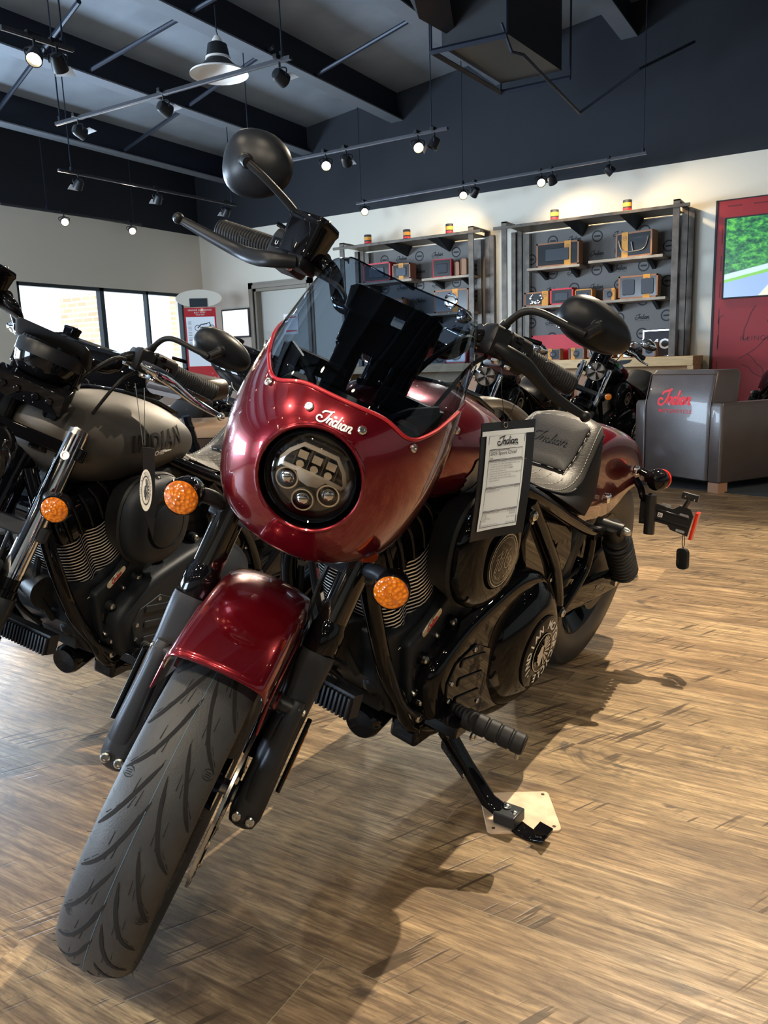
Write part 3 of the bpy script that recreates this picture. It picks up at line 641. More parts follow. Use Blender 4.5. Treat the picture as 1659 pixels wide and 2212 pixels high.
def chief(name, o):
    """o: paint, fairing, steer, tubes, bars..."""
    root = empty(name); g = lambda k, d=None: o.get(k, d)
    XS = Matrix.Translation((1.751, 0, 0)) @ Matrix.Rotation(g('steer', 0), 4, AXS) @ Matrix.Translation((-1.751, 0, 0))
    X0 = Matrix.Identity(4); paint = K[g('paint')]; hi = g('detail', True); FINE[0] = hi; mm = K[g('covers', 'gblack')]
    wheel(root, XS, 1.545, .32, .312, .060, .2413, hi)
    wheel(root, X0, 0, .32, .32, .09, .205, False)
    # ---- fork ----
    for sg in (-1, 1):
        y = sg*.115; m = M(XS)
        secs = [(.275, .0300, .0300, 0), (.265, .031, .031, 0), (.25, .0305, .031, 0), (.20, .028, .030, .0), (.14, .026, .033, .003), (.08, .026, .040, .006), (.02, .027, .044, .004), (-.01, .027, .042, 0), (-.030, .022, .030, 0), (-.038, .012, .016, 0)]
        m.loft([rrect(fk(s, y, d), FW, YY, b, a, min(a, b)*.62, 4) for s, a, b, d in secs])
        f = build('fork_slider', m, K['satin'] if g('slider') is None else K[g('slider')], root, 45)
        m = M(XS)
        m.loft([rrect(fk(s, y+sg*.004, .040+d), FW, YY, b, a, a*.7, 3) for s, a, b, d in ((.195, .012, .010, 0), (.18, .015, .014, 0), (.155, .015, .016, -.002), (.11, .017, .018, -.004), (.06, .020, .018, -.004), (.02, .022, .016, -.006), (.0, .018, .010, -.012))])
        m.cyl(fk(.180, y+sg*.012, .040), fk(.180, y-sg*.030, .040), .0135, n=20)
        build('fender_bracket', m, K['satin'], f, 40, bev=.0015)
        m = M(XS)
        for dy in (-.012, .012): bolt(m, fk(-.013, y+dy, .043), FW, .0085, .005)
        bolt(m, fk(.180, y+sg*.018, .040), YY*sg, .008, .004); build('fork_bolts', m, K['bolt'], f)
        m = M(XS).loft([rrect(fk(s, y+sg*.034, .006), FW, YY, .014, .004, .003, 2) for s in (.04, .165)]); q = build('fork_reflector_mount', m, K['gblack'], f)
        build('fork_reflector', M(XS).loft([rrect(fk(s, y+sg*.0385, .0), FW, YY, .007, .001, .0005, 2) for s in (.06, .145)]), K['amber'], q)
        m = M(XS).lathe(fk(.272, y), AXI, [(.028, 0), (.0305, .004), (.0305, .045), (.027, .052), (.0262, .06)] if g('collar', True) else [(.028, 0), (.028, .02), (.0245, .022), (.0245, .06)], 28)
        build('fork_collar', m, K['gblack'], root)
        m = M(XS).cyl(fk(.32, y), fk(g('ftop', .64), y), .0262 if g('collar', True) else .0245, n=28, caps=True); build('fork_tube', m, K[g('tubes', 'tubeb')], root)
        m = M(XS).lathe(fk(g('ftop', .64), y), AXI, [(.024, 0), (.024, .012), (.016, .016), (.012, .012)], 20); build('fork_cap', m, K['steel'], root)
    # triple clamps
    for s, nm, h in ((.412, 'lower_triple_clamp', .034), (g('ftop', .64)-.055, 'upper_triple_clamp', .03)):
        m = M(XS); R = []
        for z in (0, h):
            ring = []
            for a in range(40):
                t = 2*pi*a/40; x = (.036+.0*cos(t))*sin(t); y = .118*(1 if cos(t) > 0 else -1)*min(1, abs(cos(t))**.5*1.1)+.034*cos(t); x = -.018*(1-abs(cos(t))**2)+.036*sin(t)*(1-.0*abs(cos(t)))
                ring.append(fk(s+z, y, x))
            R.append(ring)
        m.rings(R); build(nm, m, K['satin'] if s < .5 else K['gblack'], root, 40, bev=.004)
    build('steering_stem', M(XS).cyl(fk(.40, 0, -.045), fk(.64, 0, -.045), .03, n=20), K['gblack'], root)
    for sg in (-1, 1):
        zz = g('indz', 0); iy = .180-.20*zz; a = fk(.43+zz, sg*.13, .0); b = V((1.435, sg*iy, .738+zz))
        s = indicator(root, XS, (1.460, sg*iy, .741+zz), (1, 0, .05), sg)
        build('indicator_stalk', M(XS).tube([a, V((1.41, sg*(iy-.03), .735+zz)), b], .013, 14, 4), K['satin'], s)
    # ---- handlebar, controls ----
    bar = [(1.13, -.115, 1.065), (1.14, -.135, 1.10), (1.13, -.17, 1.110), (1.09, -.235, 1.097), (1.05, -.33, 1.082)]
    m = M(XS); bl = [(1.21, 0, 1.075)]+[(x, -y, z) for x, y, z in [(1.20, -.05, 1.072), (1.17, -.095, 1.062)]+bar]; br = [(x, -y, z) for x, y, z in bl]
    m.tube(br[::-1]+bl[1:], .0135, 14, 5); hb = build('handlebar', m, K['gblack'], root)
    m = M(XS)
    for sg in (-1, 1): m.loft([rrect(fk(s, sg*.05, d), YY, FW, .022, .024, .012, 3) for s, d in ((.60, -.02), (.78, .0))])
    m.loft([rrect(fk(s, 0, d), YY, FW, .075, .030, .012, 3) for s, d in ((.76, .0), (.83, .01))]); m.cyl((1.205, -.03, 1.07), (1.205, .03, 1.07), .028, n=20); build('riser', m, K['gblack'], root, bev=.003)
    for sg in (-1, 1):
        a, b = (V((1.078, -.258, 1.090)), V((1.022, -.388, 1.070))) if sg < 0 else (V((1.088, .235, 1.098)), V((1.040, .345, 1.080))); d = (b-a).normalized(); m = M(XS); prof = [(.0, 0), (.023, 0), (.025, .004), (.0195, .008)]
        L = (b-a).length; k = 19
        for i in range(k): h = .010+(L-.014)*i/k; q = (L-.014)/k; prof += [(.0195, h), (.0212, h+q*.25), (.0212, h+q*.7), (.0195, h+q*.95)]
        prof += [(.0215, L-.004), (.020, L), (.0, L)]
        gp = build('handlebar_grip', m.lathe(a, d, prof, 24, False), K['grip'], hb, 30)
        x_, y_ = frame(d); m = M(XS); ctr = a+d*(L*.45); fw = (V((.8, 0, .5))-d*V((.8, 0, .5)).dot(d)).normalized(); tn = d.cross(fw)
        m.tube([ctr+fw*.0205+d*(.020*cos(t*pi/8))+tn*(.010*sin(t*pi/8))-fw*.0025*abs(sin(t*pi/8)) for t in range(16)], .0012, 6, 1, closed=True, sm=False); build('grip_badge', m, K['grip'], gp)
        # lever perch, switch housing
        c = V((1.105, sg*(.20 if sg < 0 else .178), 1.10)); dd = V((-.07, sg*.14, -.02)).normalized(); fw = (V((1, 0, .35))-dd*V((1, 0, .35)).dot(dd)).normalized(); up = fw.cross(dd) if sg < 0 else dd.cross(fw); up = up*(1 if up.z > 0 else -1)
        R3 = Matrix((dd, fw, up)).transposed(); B = lambda u, v, w: c+dd*u+fw*v+up*w
        m = M(XS); m.loft([rrect(B(u, .006, -.004), fw, up, a_, b_, .014, 4) for u, a_, b_ in ((.0, .030, .026), (.006, .036, .033), (.05, .037, .033), (.058, .031, .028))])
        sw = build('switch_housing', m, K['mblack'] if hi else K['gblack'], hb, 40)
        m = M(XS); m.box(B(.034, .045, -.002), (.022, .006, .018), R3).box(B(.018, .044, .018), (.012, .006, .010), R3).cyl(B(.05, .0, .035), B(.085, .01, .040), .0045, n=10); build('switches', m, K['gblack'], sw, bev=.001)
        m = M(XS).mat(0).text('U', lambda x, y: B(.034+x*sg*.9, .0483, -.002+y-.004), .011); build('switch_marking', m, K['white'], sw, 0)
        m = M(XS); m.loft([rrect(B(u, .030, -.004), fw, up, a_, b_, .010, 4) for u, a_, b_ in ((-.045, .020, .022), (-.04, .026, .028), (-.008, .026, .028), (-.002, .020, .022))]); m.cyl(B(-.045, 0, 0), B(-.01, 0, 0), .021, n=20); pc = build('lever_perch', m, K['lever'] if hi else K['gblack'], hb, 40)
        if sg < 0:
            m = M(XS); m.loft([rrect(B(-.015+u*0, .035, w), dd, fw, a_, b_, .012, 4) for u, w, a_, b_ in ((0, -.012, .034, .026), (0, .045, .040, .030), (0, .052, .042, .032), (0, .060, .040, .030), (0, .062, .036, .026))]); rs = build('brake_reservoir', m, K['gblack'], hb, 40)
            m = M(XS); bolt(m, B(.012, .035, .062), up, .005, .0042); bolt(m, B(-.042, .035, .062), up, .005, .0042); build('reservoir_screws', m, K['steel'], rs)
            lv = [B(-.03, .055, -.025), B(.0, .078, -.040), B(.04, .078, -.046), B(.09, .070, -.044), B(.15, .080, -.040), B(.20, .092, -.036), B(.222, .100, -.034)]
        else:
            lv = [B(-.03, .050, -.012), B(.0, .066, -.018), B(.04, .070, -.024), B(.08, .064, -.034), B(.12, .062, -.044), B(.16, .070, -.050), B(.190, .080, -.054)]
        m = M(XS); Q = vsmooth(lv, 6); L_ = len(Q); R = []
        for i, q in enumerate(Q):
            t = i/(L_-1); h = .013-.006*t; wv = .0185-.012*t if t > .25 else .011+.018*t; d_ = (Q[min(L_-1, i+1)]-Q[max(0, i-1)]).normalized(); n1 = (up-d_*up.dot(d_)).normalized(); n2 = d_.cross(n1)
            R.append([q+n1*(wv*cos(2*pi*j/12))+n2*(h*.6*sin(2*pi*j/12)) for j in range(12)])
        m.rings(R); m.ball(lv[-1], .0105, 16); build('clutch_lever' if sg > 0 else 'brake_lever', m, K[g('lever', 'lever')], hb, 50)
        m = M(XS); bolt(m, B(-.02, .055, -.034), -up, .008, .008); bolt(m, B(.004, .062, -.036), -up, .006, .006); build('perch_bolts', m, K['bolt'], pc)
        # mirror
        if g('mirrors', True):
            if sg < 0: base, pts, c_ = (1.115, -.218, 1.115), [(1.12, -.225, 1.150), (1.13, -.245, 1.172), (1.15, -.30, 1.200), (1.155, -.335, 1.212)], (1.10, -.346, 1.209)
            else: base, pts, c_ = (1.115, .170, 1.115), [(1.12, .178, 1.140), (1.125, .195, 1.172), (1.135, .222, 1.186), (1.145, .275, 1.186), (1.15, .308, 1.186)], (1.095, .322, 1.200)
            mirror(hb, XS, base, [V(q) for q in pts], c_, (1, sg*.15, .12), (0, sg*.0-.25 if sg < 0 else .12, 1), (.066, .058) if sg < 0 else (.074, .042), g('mirrork', 'mirror'), g('mirrork', 'mirror') if g('mirrork') else 'mblack')
    # cables and hoses
    m = M(XS)
    m.tube([(1.14, -.17, 1.09), (1.17, -.10, 1.08), (1.20, -.06, 1.0), (1.24, -.05, .9), (1.30, -.06, .8)], .005, 8)
    m.tube([(1.14, .15, 1.09), (1.19, .12, 1.10), (1.24, .07, 1.02), (1.26, .06, .92), (1.27, .06, .8)], .005, 8)
    m.tube([(1.15, .17, 1.08), (1.20, .15, 1.06), (1.22, .12, .96), (1.22, .1, .85)], .004, 8)
    build('control_cables', m, K['mblack'], root)
    build('cable_sleeve', M(XS).cyl((1.138, .16, 1.09), (1.165, .137, 1.095), .0062, n=12), K['steel'], root)
    # gauge cover
    m = M(XS); m.loft([rrect((1.245-.03*(1-t), 0, 1.055+.045*t), (0, 1, 0), (.85, 0, .5), .082*a, .040*a, .014, 4) for t, a in ((0, .8), (.15, 1), (1, 1.0), (1.15, .92))]); gc = build('gauge_housing', m, K['mblack'], root, 40)
    # ---- front fender ----
    m = M(XS); Rf = .352; sec = []; FC = V((1.545, 0, .32))
    for i in range(17):
        u = -1+2*i/16; y = .078*sin(u*pi/2); drop = .022*(1-cos(u*pi/2)**1.0)*1.0+(.035*max(0, abs(u)-.72)/.28)
        sec.append((y if abs(u) < .8 else .077*(1 if u > 0 else -1), Rf-drop))
    R = []
    for k in range(29):
        a = rad(66+64*k/28); R.append([FC+V((r*cos(a), y, r*sin(a))) for y, r in sec])
    m.rings(R, False, False)
    ff = build('front_fender', m, paint, root, 60, solid=.003)
    for sg in (-1, 1):
        m = M(XS); ctr = lambda a, r: FC+V((r*cos(rad(a)), 0, r*sin(rad(a))))
        poly = [ctr(70, .30)+YY*sg*.077, ctr(90, .305)+YY*sg*.0775, ctr(118, .30)+YY*sg*.077, ctr(105, .25)+YY*sg*.079, fk(.215, sg*.082, .030), fk(.165, sg*.084, .030), fk(.160, sg*.084, .052), ctr(62, .26)+YY*sg*.080]
        m.rings([poly, [p+YY*sg*.004 for p in poly]]); m.cyl(fk(.180, sg*.078, .040), fk(.180, sg*.090, .040), .017, n=18); build('fender_stay', m, paint, ff, 30, bev=.0015)
    # brake caliper and line
    m = M(XS); cc = FC+V((cos(rad(150))*.13, .09, sin(rad(150))*.13)); m.loft([rrect(cc+V((cos(rad(t))*0, 0, 0))+AXI*s+YY*.01, FW, YY, .028, .034, .01, 3) for s in (-.06, -.05, .05, .06) for t in (0,)]); build('brake_caliper', m, K['gblack'], root, bev=.003)
    m = M(XS).loft([rrect(fk(.19, .062, .03), FW, AXI, .012, .022, .004, 3), rrect(fk(.19, .072, .04), FW, AXI, .012, .022, .004, 3)]); build('sensor_bracket', m, K['steel'], root, bev=.001)
    build('brake_hose', M(XS).tube([(1.36, .07, .72), fk(.37, .07, -.02), fk(.27, .078, -.02), fk(.14, .085, -.04)], .0045, 8), K['mblack'], root)
    # ---- frame ----
    m = M()
    for sg in (-1, 1):
        m.tube([(1.27, sg*.035, .80), (1.265, sg*.07, .70), (1.255, sg*.10, .60), (1.19, sg*.112, .44), (1.12, sg*.115, .34), (1.05, sg*.118, .25), (.92, sg*.12, .205), (.60, sg*.12, .20), (.46, sg*.13, .25), (.42, sg*.14, .34), (.50, sg*.142, .48), (.60, sg*.142, .58), (.74, sg*.138, .71)], .017, 12, 5)
        m.tube([(1.22, 0, .88), (.98, sg*.04, .83), (.76, sg*.135, .735), (.49, sg*.142, .621), (.30, sg*.145, .55), (.19, sg*.145, .53)], .017, 12, 5)
        m.tube([(.29, sg*.145, .545), (.275, sg*.145, .45), (.31, sg*.145, .40), (.40, sg*.142, .33)], .014, 10, 5)
    m.cyl((1.17, 0, .98), (1.33, 0, .70), .036, n=20)
    fr = build('frame', m, K['gblack'], root, 50)
    m = M()
    for p in ((1.07, .135, .291), (.43, .16, .345), (.73, .15, .675), (.29, .16, .54)): m.cyl((p[0], p[1]-.02, p[2]), p, .018, n=16); 
    build('frame_bosses', m, K['gblack'], fr, bev=.002)
    m = M()
    for p in ((1.07, .136, .291), (.43, .16, .345), (.73, .15, .675), (.93, .20, .214)): bolt(m, p, YY, .012, .008)
    build('frame_bolts', m, K['bolt'], fr)
    m = M()
    m.tube([(1.26, .09, .60), (1.20, .125, .46), (1.13, .135, .34), (1.02, .14, .27), (.9, .14, .235)], .006, 8).tube([(1.25, .075, .60), (1.21, .10, .48), (1.14, .115, .38), (1.08, .12, .30)], .005, 8)
    m.tube([(1.25, -.05, .62), (1.22, -.03, .5), (1.2, .03, .42), (1.14, .05, .38)], .007, 8).tube([(1.24, -.08, .60), (1.2, -.1, .45), (1.16, -.06, .38), (1.18, 0, .35)], .007, 8)
    m.tube([(1.18, -.02, .55), (1.22, .02, .48), (1.19, .05, .40)], .009, 8).tube([(1.2, -.08, .5), (1.24, -.02, .44), (1.2, .02, .38)], .006, 8)
    build('wiring_hoses', m, K['mblack'], root)
    # ---- engine ----
    prof = [(1.19, .50), (1.185, .40), (1.12, .30), (1.02, .235), (.60, .20), (.47, .24), (.44, .36), (.50, .50), (.62, .585), (.80, .60), (.98, .585), (1.09, .50)]
    m = M(); m.prism(prof, ((0, -.12, 0), (1, 0, 0), (0, 0, 1), YY), .22); en = build('crankcase', m, K['case'], root, 30, bev=.012)
    m = M(); pl = [(1.13, .47), (1.10, .33), (1.0, .25), (.86, .24), (.80, .36), (.80, .50), (.90, .575), (1.0, .56), (1.06, .50)]
    m.prism(pl, ((0, .09, 0), (1, 0, 0), (0, 0, 1), YY), .034); build('cam_cover', m, K['case'], en, 30, bev=.012)
    m = M(); m.lathe((1.07, .11, .402), YY, [(.033, 0), (.033, .014), (.030, .018), (.026, .014), (.024, .010), (.010, .010), (.008, .018), (.0, .018)], 32)
    for i in range(5): bolt(m, (1.07+.014*cos(i*1.257), .12, .402+.014*sin(i*1.257)), YY, .004, .006)
    build('timing_cap', m, K['gblack'], en)
    crank = V((1.01, 0, .372))
    for sg, nm in ((1, 'front'), (-1, 'rear')):
        ax = V((sg*.40, 0, .917)).normalized(); ex = YY.cross(ax).normalized()*-1
        m = M(); fins(m, crank+ax*.125, ax, 19, .0092, .098, .096, slope=.2)
        m.mat(1).cyl(crank+ax*.05, crank+ax*.31, .07, n=24)
        cy = build('cylinder', m, [K['alu'], K['gblack']], en, 40)
        m = M(); m.loft([rrect(crank+ax*s, ax.cross(YY), YY, a*.102, a*.10, .035, 5) for s, a in ((.118, .98), (.124, 1.02), (.13, .98))]); build('cylinder_gasket', m, K['alu'], cy, 40)
        m = M(); m.loft([rrect(crank+ax*s, ax.cross(YY), YY, a, b, .03, 5) for s, a, b in ((.300, .098, .096), (.315, .102, .10), (.36, .10, .098), (.395, .085, .080), (.405, .06, .055))])
        rc = build('rocker_cover', m, K['gblack'], cy, 45)
        m = M()
        for i in range(5):
            x = -.07+.035*i; e2 = ax.cross(YY)
            m.tube([crank+ax*.305+e2*x+YY*.101, crank+ax*.36+e2*x+YY*.100, crank+ax*.392+e2*x*.9+YY*.083], .006, 8, 3)
        for i in range(5): m.tube([crank+ax*.305+e2*(-.101)*-1*sg*-1+YY*(-.07+.035*i), crank+ax*.37+e2*.1*sg+YY*(-.07+.035*i)], .006, 8, 1, sm=False)
        build('rocker_ribs', m, K['gblack'], rc, 50)
    # maker plate
    m = M(); c = V((1.066, .1245, .504)); ex = V((-.8, 0, .6)); ez = V((.6, 0, .8)); m.loft([rrect(c+YY*y, ex, ez, .036, .009, .008, 3) for y in (0, .004)]); pq = build('engine_plate', m, K['steel'], en, bev=.001)
    m = M(); script(m, planar(c+YY*.0045, -V((.8, 0, -.6))*1, ez), .04, .13); build('plate_script', m, K['redink'], pq, 0)
    m = M()
    for p in ((1.035, .465), (1.09, .35), (.985, .545)): bolt(m, (p[0], .124, p[1]), YY, .007, .008)
    build('engine_bolts', m, K['bolt'], en)
    # air cleaner
    cx, cz = 1.004, .664
    def oval(y, a, b, p=2.3, n=48): return [V((cx+a*(abs(cos(t))**(2/p))*(1 if cos(t) > 0 else -1), y, cz+b*(abs(sin(t))**(2/p))*(1 if sin(t) > 0 else -1)-.22*a*(abs(cos(t))**(2/p))*(1 if cos(t) > 0 else -1)*-.35)) for t in [2*pi*i/n for i in range(n)]]
    m = M(); m.rings([oval(y, a, b) for y, a, b in ((.105, .085, .08), (.115, .105, .10), (.165, .118, .118), (.17, .124, .124), (.176, .120, .120))]); ab = build('air_cleaner_housing', m, K['mblack'], root, 40)
    ck = g('covers', 'gblack'); m = M(); m.rings([oval(y, a, b) for y, a, b in ((.172, .118, .118), (.186, .118, .118), (.200, .112, .112), (.212, .096, .096), (.217, .078, .078), (.218, .068, .068), (.213, .064, .063), (.213, .058, .056))]); ac = build('air_cleaner_cover', m, K[ck], ab, 50)
    m = M(); bc = V((.998, .213, .656)); m.lathe(bc, YY, [(.058, 0), (.058, .006), (.054, .008), (.0, .008)], 40); bd = build('air_cleaner_badge', m, K[ck], ac)
    if ck == 'gblack':
        m = M(); mp = planar(bc+YY*.0086, (-1, 0, 0), (0, 0, 1)); cr = lambda r: [(r*cos(2*pi*i/40), r*sin(2*pi*i/40)) for i in range(41)]
        m.ribbon(cr(.0535), .0018, mp, 0); m.ribbon(cr(.047), .0008, mp, 0)
        for i, x in enumerate((-.019, -.002)):   # outlined slanted numerals 1 1 6
            m.ribbon([(x-.014, -.018), (x-.004, .008), (x-.012, .006), (x-.009, .014), (x+.008, .022), (x-.006, -.018), (x-.014, -.018)], .0013, mp, 0)
        m.ribbon([(.030, .022), (.016, .016), (.007, -.004), (.009, -.016), (.020, -.019), (.030, -.010), (.029, .002), (.018, .004)], .0013, mp, 4)
        m.ribbon([(.015, -.006), (.019, -.012), (.024, -.006), (.019, -.001), (.015, -.006)], .0012, mp, 0)
        tmp = M(); tw = 'Cubic Inches'
        for i, ch in enumerate(tw):
            a = rad(215+i*10.5); m.text(ch, lambda x, y, a=a: mp((.041+0*x)*cos(a)+x*-sin(a)-y*cos(a)*1, .041*sin(a)+x*cos(a)-y*sin(a)), .0105)
        build('badge_numerals', m, K['cream'], bd, 0)
    m = M()
    for p in ((1.09, .170, .630), (.915, .178, .590), (1.02, .178, .775)): m.cyl((p[0], p[1]-.03, p[2]), (p[0], p[1]+.012, p[2]), .013, n=16)
    build('cover_bolt_bosses', m, K[ck], ac)
    m = M()
    for p in ((1.09, .182, .630), (.915, .190, .590), (1.02, .190, .775)): bolt(m, p, YY, .010, .007)
    build('cover_bolts', m, K['bolt'], ac)
    # primary drive cover with round derby badge
    m = M(); Y0 = .095
    def prim(y, k): return [V((.835+(x-.835)*k, y, .36+(z-.36)*k)) for x, z in vp]
    vp = [(q.x, q.y) for q in vsmooth([(1.085, .40), (1.07, .31), (1.0, .235), (.86, .20), (.68, .165), (.55, .20), (.50, .31), (.52, .43), (.62, .51), (.74, .535), (.87, .515), (1.0, .475)], 5, True)]
    vp = [(x, y) for x, y in vp]; m.rings([prim(y, k) for y, k in ((Y0, .97), (Y0+.012, 1.0), (.150, 1.0), (.165, .97), (.172, .90), (.172, .8))]); pm = build('primary_cover', m, K[ck], en, 45)
    m = M(); dc = V((.685, 0, .345)); m.lathe(dc, YY, [(.165, .10), (.168, .145), (.158, .172), (.138, .193), (.112, .208), (.098, .214), (.092, .214), (.092, .210), (.0, .210)], 56); dd = build('clutch_dome', m, K[ck], pm, 50)
    m = M(); m.lathe(dc, YY, [(.090, .209), (.090, .219), (.085, .222), (.0, .222)], 48); db = build('clutch_badge', m, K['gblack'] if ck == 'gblack' else K[ck], dd)
    if ck == 'gblack':
        m = M(); th = rad(-8); mp = lambda x, y: dc+YY*.2226+V((-(x*cos(th)-y*sin(th)), 0, x*sin(th)+y*cos(th)))
        word = 'INDIAN MOTORCYCLE'; arc = 17.5
        for i, ch in enumerate(word+' \u2022'):
            a = rad(218-i*19.3)
            if ch == ' ': continue
            if ch == '\u2022': m.lathe(mp(.07*cos(a), .07*sin(a)), YY, [(.003, 0), (.001, .0004)], 8); continue
            m.text(ch, lambda x, y, a=a: mp((.059+y)*cos(a)+x*sin(a), (.059+y)*sin(a)-x*cos(a)), .029, bold=.0008)
        build('badge_lettering', m, K['white'], db, 0)
        m = M(); m.lathe(dc+YY*.2215, YY, [(.050, 0), (.050, .003), (.047, .003), (.045, .002), (0, .002)], 40); hd = build('badge_medallion', m, K['gblack'], db)
        m = M(); m.ribbon([(.0485*cos(2*pi*i/40), .0485*sin(2*pi*i/40)) for i in range(41)], .0025, lambda x, y: mp(x, y)+YY*.0026, 0); headdress(m, lambda x, y: mp(x, y)+YY*.0024, .085); build('headdress_emblem', m, K['cream'], hd, 0)
    m = M(); pf = [(.945, .435), (1.02, .415), (1.045, .375), (1.035, .325), (.985, .275), (.88, .26), (.86, .30), (.87, .40)]
    m.prism(pf, ((0, .168, 0), (1, 0, 0), (0, 0, 1), YY), .008)
    for i in range(3): m.loft([rrect((.95-.0*i, .176+y, .40-.045*i), (.98, 0, .17), (-.17, 0, .98), .055-.5*y, .011-.5*y, .005, 3) for y in (0, .004)])
    ip = build('inspection_cover', m, K[ck], pm, 30, bev=.002)
    m = M()
    for p in ((.95, .425), (1.03, .372), (1.03, .33), (.99, .285), (.89, .275)): bolt(m, (p[0], .176, p[1]), YY, .006, .004)
    build('inspection_screws', m, K['bolt'], ip)
    m = M()
    for p in ((.995, .487), (.90, .525), (.77, .548), (1.083, .43), (1.075, .33)): m.cyl((p[0], .10, p[1]), (p[0], .135, p[1]), .013, n=14)
    build('primary_lugs', m, K[ck], pm)
    m = M()
    for p in ((.995, .487), (.90, .525), (.77, .548), (1.083, .43), (1.075, .33)): bolt(m, (p[0], .135, p[1]), YY, .009, .009)
    build('primary_bolts', m, K['bolt'], pm)
    m = M(); m.lathe((.80, .05, .60), (.1, .1, 1), [(.035, 0), (.035, .02), (.028, .024), (.028, .03), (.018, .032), (0, .03)], 20); m.box((.80, .06, .637), (.05, .008, .012)); build('oil_filler_cap', m, K['gblack'], en, bev=.001)
    # oil cooler, filter, horn, lower bits
    m = M(); R_ = Matrix.Rotation(rad(-12), 3, 'Y'); c = V((1.205, -.03, .340)); m.box(c, (.03, .20, .05), R_)
    for i in range(19): m.box(c+V((.018, -.095+.0105*i, 0)), (.012, .0045, .044), R_)
    build('oil_cooler', m, K['satin'], root, 20)
    m = M(); m.lathe((1.05, .03, .265), (1, .1, -.12), [(.036, 0), (.040, .01), (.040, .075), (.034, .088), (.0, .09)], 24); build('oil_filter', m, K['gblack'], root)
    m = M(); m.cyl((1.17, -.06, .47), (1.20, .04, .47), .045, n=24).cyl((1.16, -.1, .40), (1.16, .06, .41), .022, n=16).ball((1.15, .07, .38), (.03, .025, .03), 12).box((1.12, .03, .33), (.06, .12, .03)); build('starter_motor', m, K['mblack'], en, bev=.002)
    m = M(); m.cyl((1.17, .03, .44), (1.14, .09, .465), .010, n=12).cyl((1.18, -.02, .455), (1.17, .03, .44), .014, n=12); build('pipe_union', m, K['steel'], en)
    m = M(); m.tube([(1.16, -.1, .55), (1.20, -.15, .45), (1.12, -.17, .32), (.9, -.18, .25), (.2, -.19, .27), (-.25, -.20, .30)], .032, 16, 5); m.tube([(.78, -.1, .6), (.70, -.16, .5), (.5, -.19, .38), (.1, -.2, .37), (-.25, -.21, .38)], .032, 16, 5); build('exhaust_pipes', m, K['gblack'], root)
    # pegs, shifter, kickstand
    m = M(); m.tube([(1.02, .11, .27), (1.03, .16, .285), (1.04, .20, .30)], .016, 10, 3); m.box((1.03, .17, .283), (.045, .10, .03)); pg = build('peg_mount', m, K['gblack'], root, bev=.004)
    a, b = V((1.02, .215, .308)), V((.995, .345, .296)); d = (b-a).normalized(); L = (b-a).length; pr = [(0, 0), (.021, 0)]
    for i in range(5): h = L*i/5; pr += [(.021, h+.002), (.0222, h+.004), (.0222, h+L/5-.004), (.0215, h+L/5-.003), (.0195, h+L/5-.002), (.0195, h+L/5)]
    pr += [(.021, L-.001), (0, L)]
    build('footpeg', M().lathe(a, d, pr, 24, False), K['grip'], pg, 30)
    build('peg_feeler', M().cyl(b-d*.012+V((0, 0, -.018)), b-d*.012+V((0, .002, -.036)), .004, n=10), K['steel'], pg)
    a, b = V((0.9968,0.17,0.3025)), V((1.0299,0.245,0.3211)); d = (b-a).normalized(); L = (b-a).length; pr = [(0, 0)]
    for i in range(7): h = L*i/7; pr += [(.0115, h+.001), (.0135, h+.003), (.0135, h+L/7-.003), (.0115, h+L/7-.001)]
    m = M(); m.tube([a-d*.02, a+V((-.05, -.01, -.02)), (.96, .14, .26)], .009, 8, 3); sl = build('shift_lever', m, K['gblack'], root); build('shift_peg', M().lathe(a, d, pr+[(0, L)], 18, False), K['grip'], sl, 30)
    m = M(); m.tube([a-d*.012, (.94, .15, .25), (.72, .14, .22)], .005, 8, 3); build('shift_rod', m, K['steel'], sl)
    m = M(); m.box((1.0, .10, .235), (.12, .07, .06)); ks = build('kickstand_mount', m, K['gblack'], root, bev=.01)
    m = M(); m.lathe((.985, .165, .24), YY, [(.024, 0), (.024, .012), (.018, .014), (.014, .010), (0, .012)], 24); m.cyl((.985, .11, .24), (.985, .165, .24), .018, n=18); build('pivot_cap', m, K['gblack'], ks)
    m = M(); m.lathe((.985, .178, .24), YY, [(.021, 0), (.021, .002), (.015, .002), (.015, 0)], 24, False); build('pivot_ring', m, K['steel'], ks)
    fx, fy, fz = .965, .330, .085
    m = M(); p0, p1, p2 = V((.985, .16, .235)), V((fx, .283, .110)), V((fx, fy+.01, .098)); R = []
    for p, a_, b_ in ((p0, .014, .020), (p0.lerp(p1, .5), .011, .017), (p1, .012, .019), (p2, .009, .022)): R.append(rrect(p, V((1, 0, 0)), V((0, .62, .78)), b_, a_, a_*.8, 4))
    m.loft(R); kg = build('kickstand_leg', m, K['gblack'], ks, 45)
    m = M(); m.box((fx, fy+.005, .102), (.050, .05, .026), Matrix.Rotation(rad(12), 3, 'X')); kb = build('kickstand_block', m, K['satin'], kg, bev=.003)
    m = M()
    for dx, dy in ((-.006, -.010), (.002, .012)): m.ball((fx+dx, fy+.005+dy, .116), (.009, .009, .006), 12)
    build('block_rivets', m, K['bolt'], kb)
    m = M(); R = []
    for t in range(9): u = t/8; R.append(rrect((fx+.02*u*u*1.2, fy+.025+.075*u, .088+.028*u-.012*sin(u*pi)), (1, .0, 0), (0, .2, .98), .020*(1-.35*u*u), .005, .003, 2))
    m.loft(R).box((fx+.006, fy+.085, .117), (.030, .03, .010)); build('kickstand_foot', m, K['gblack'], kg, bev=.002)
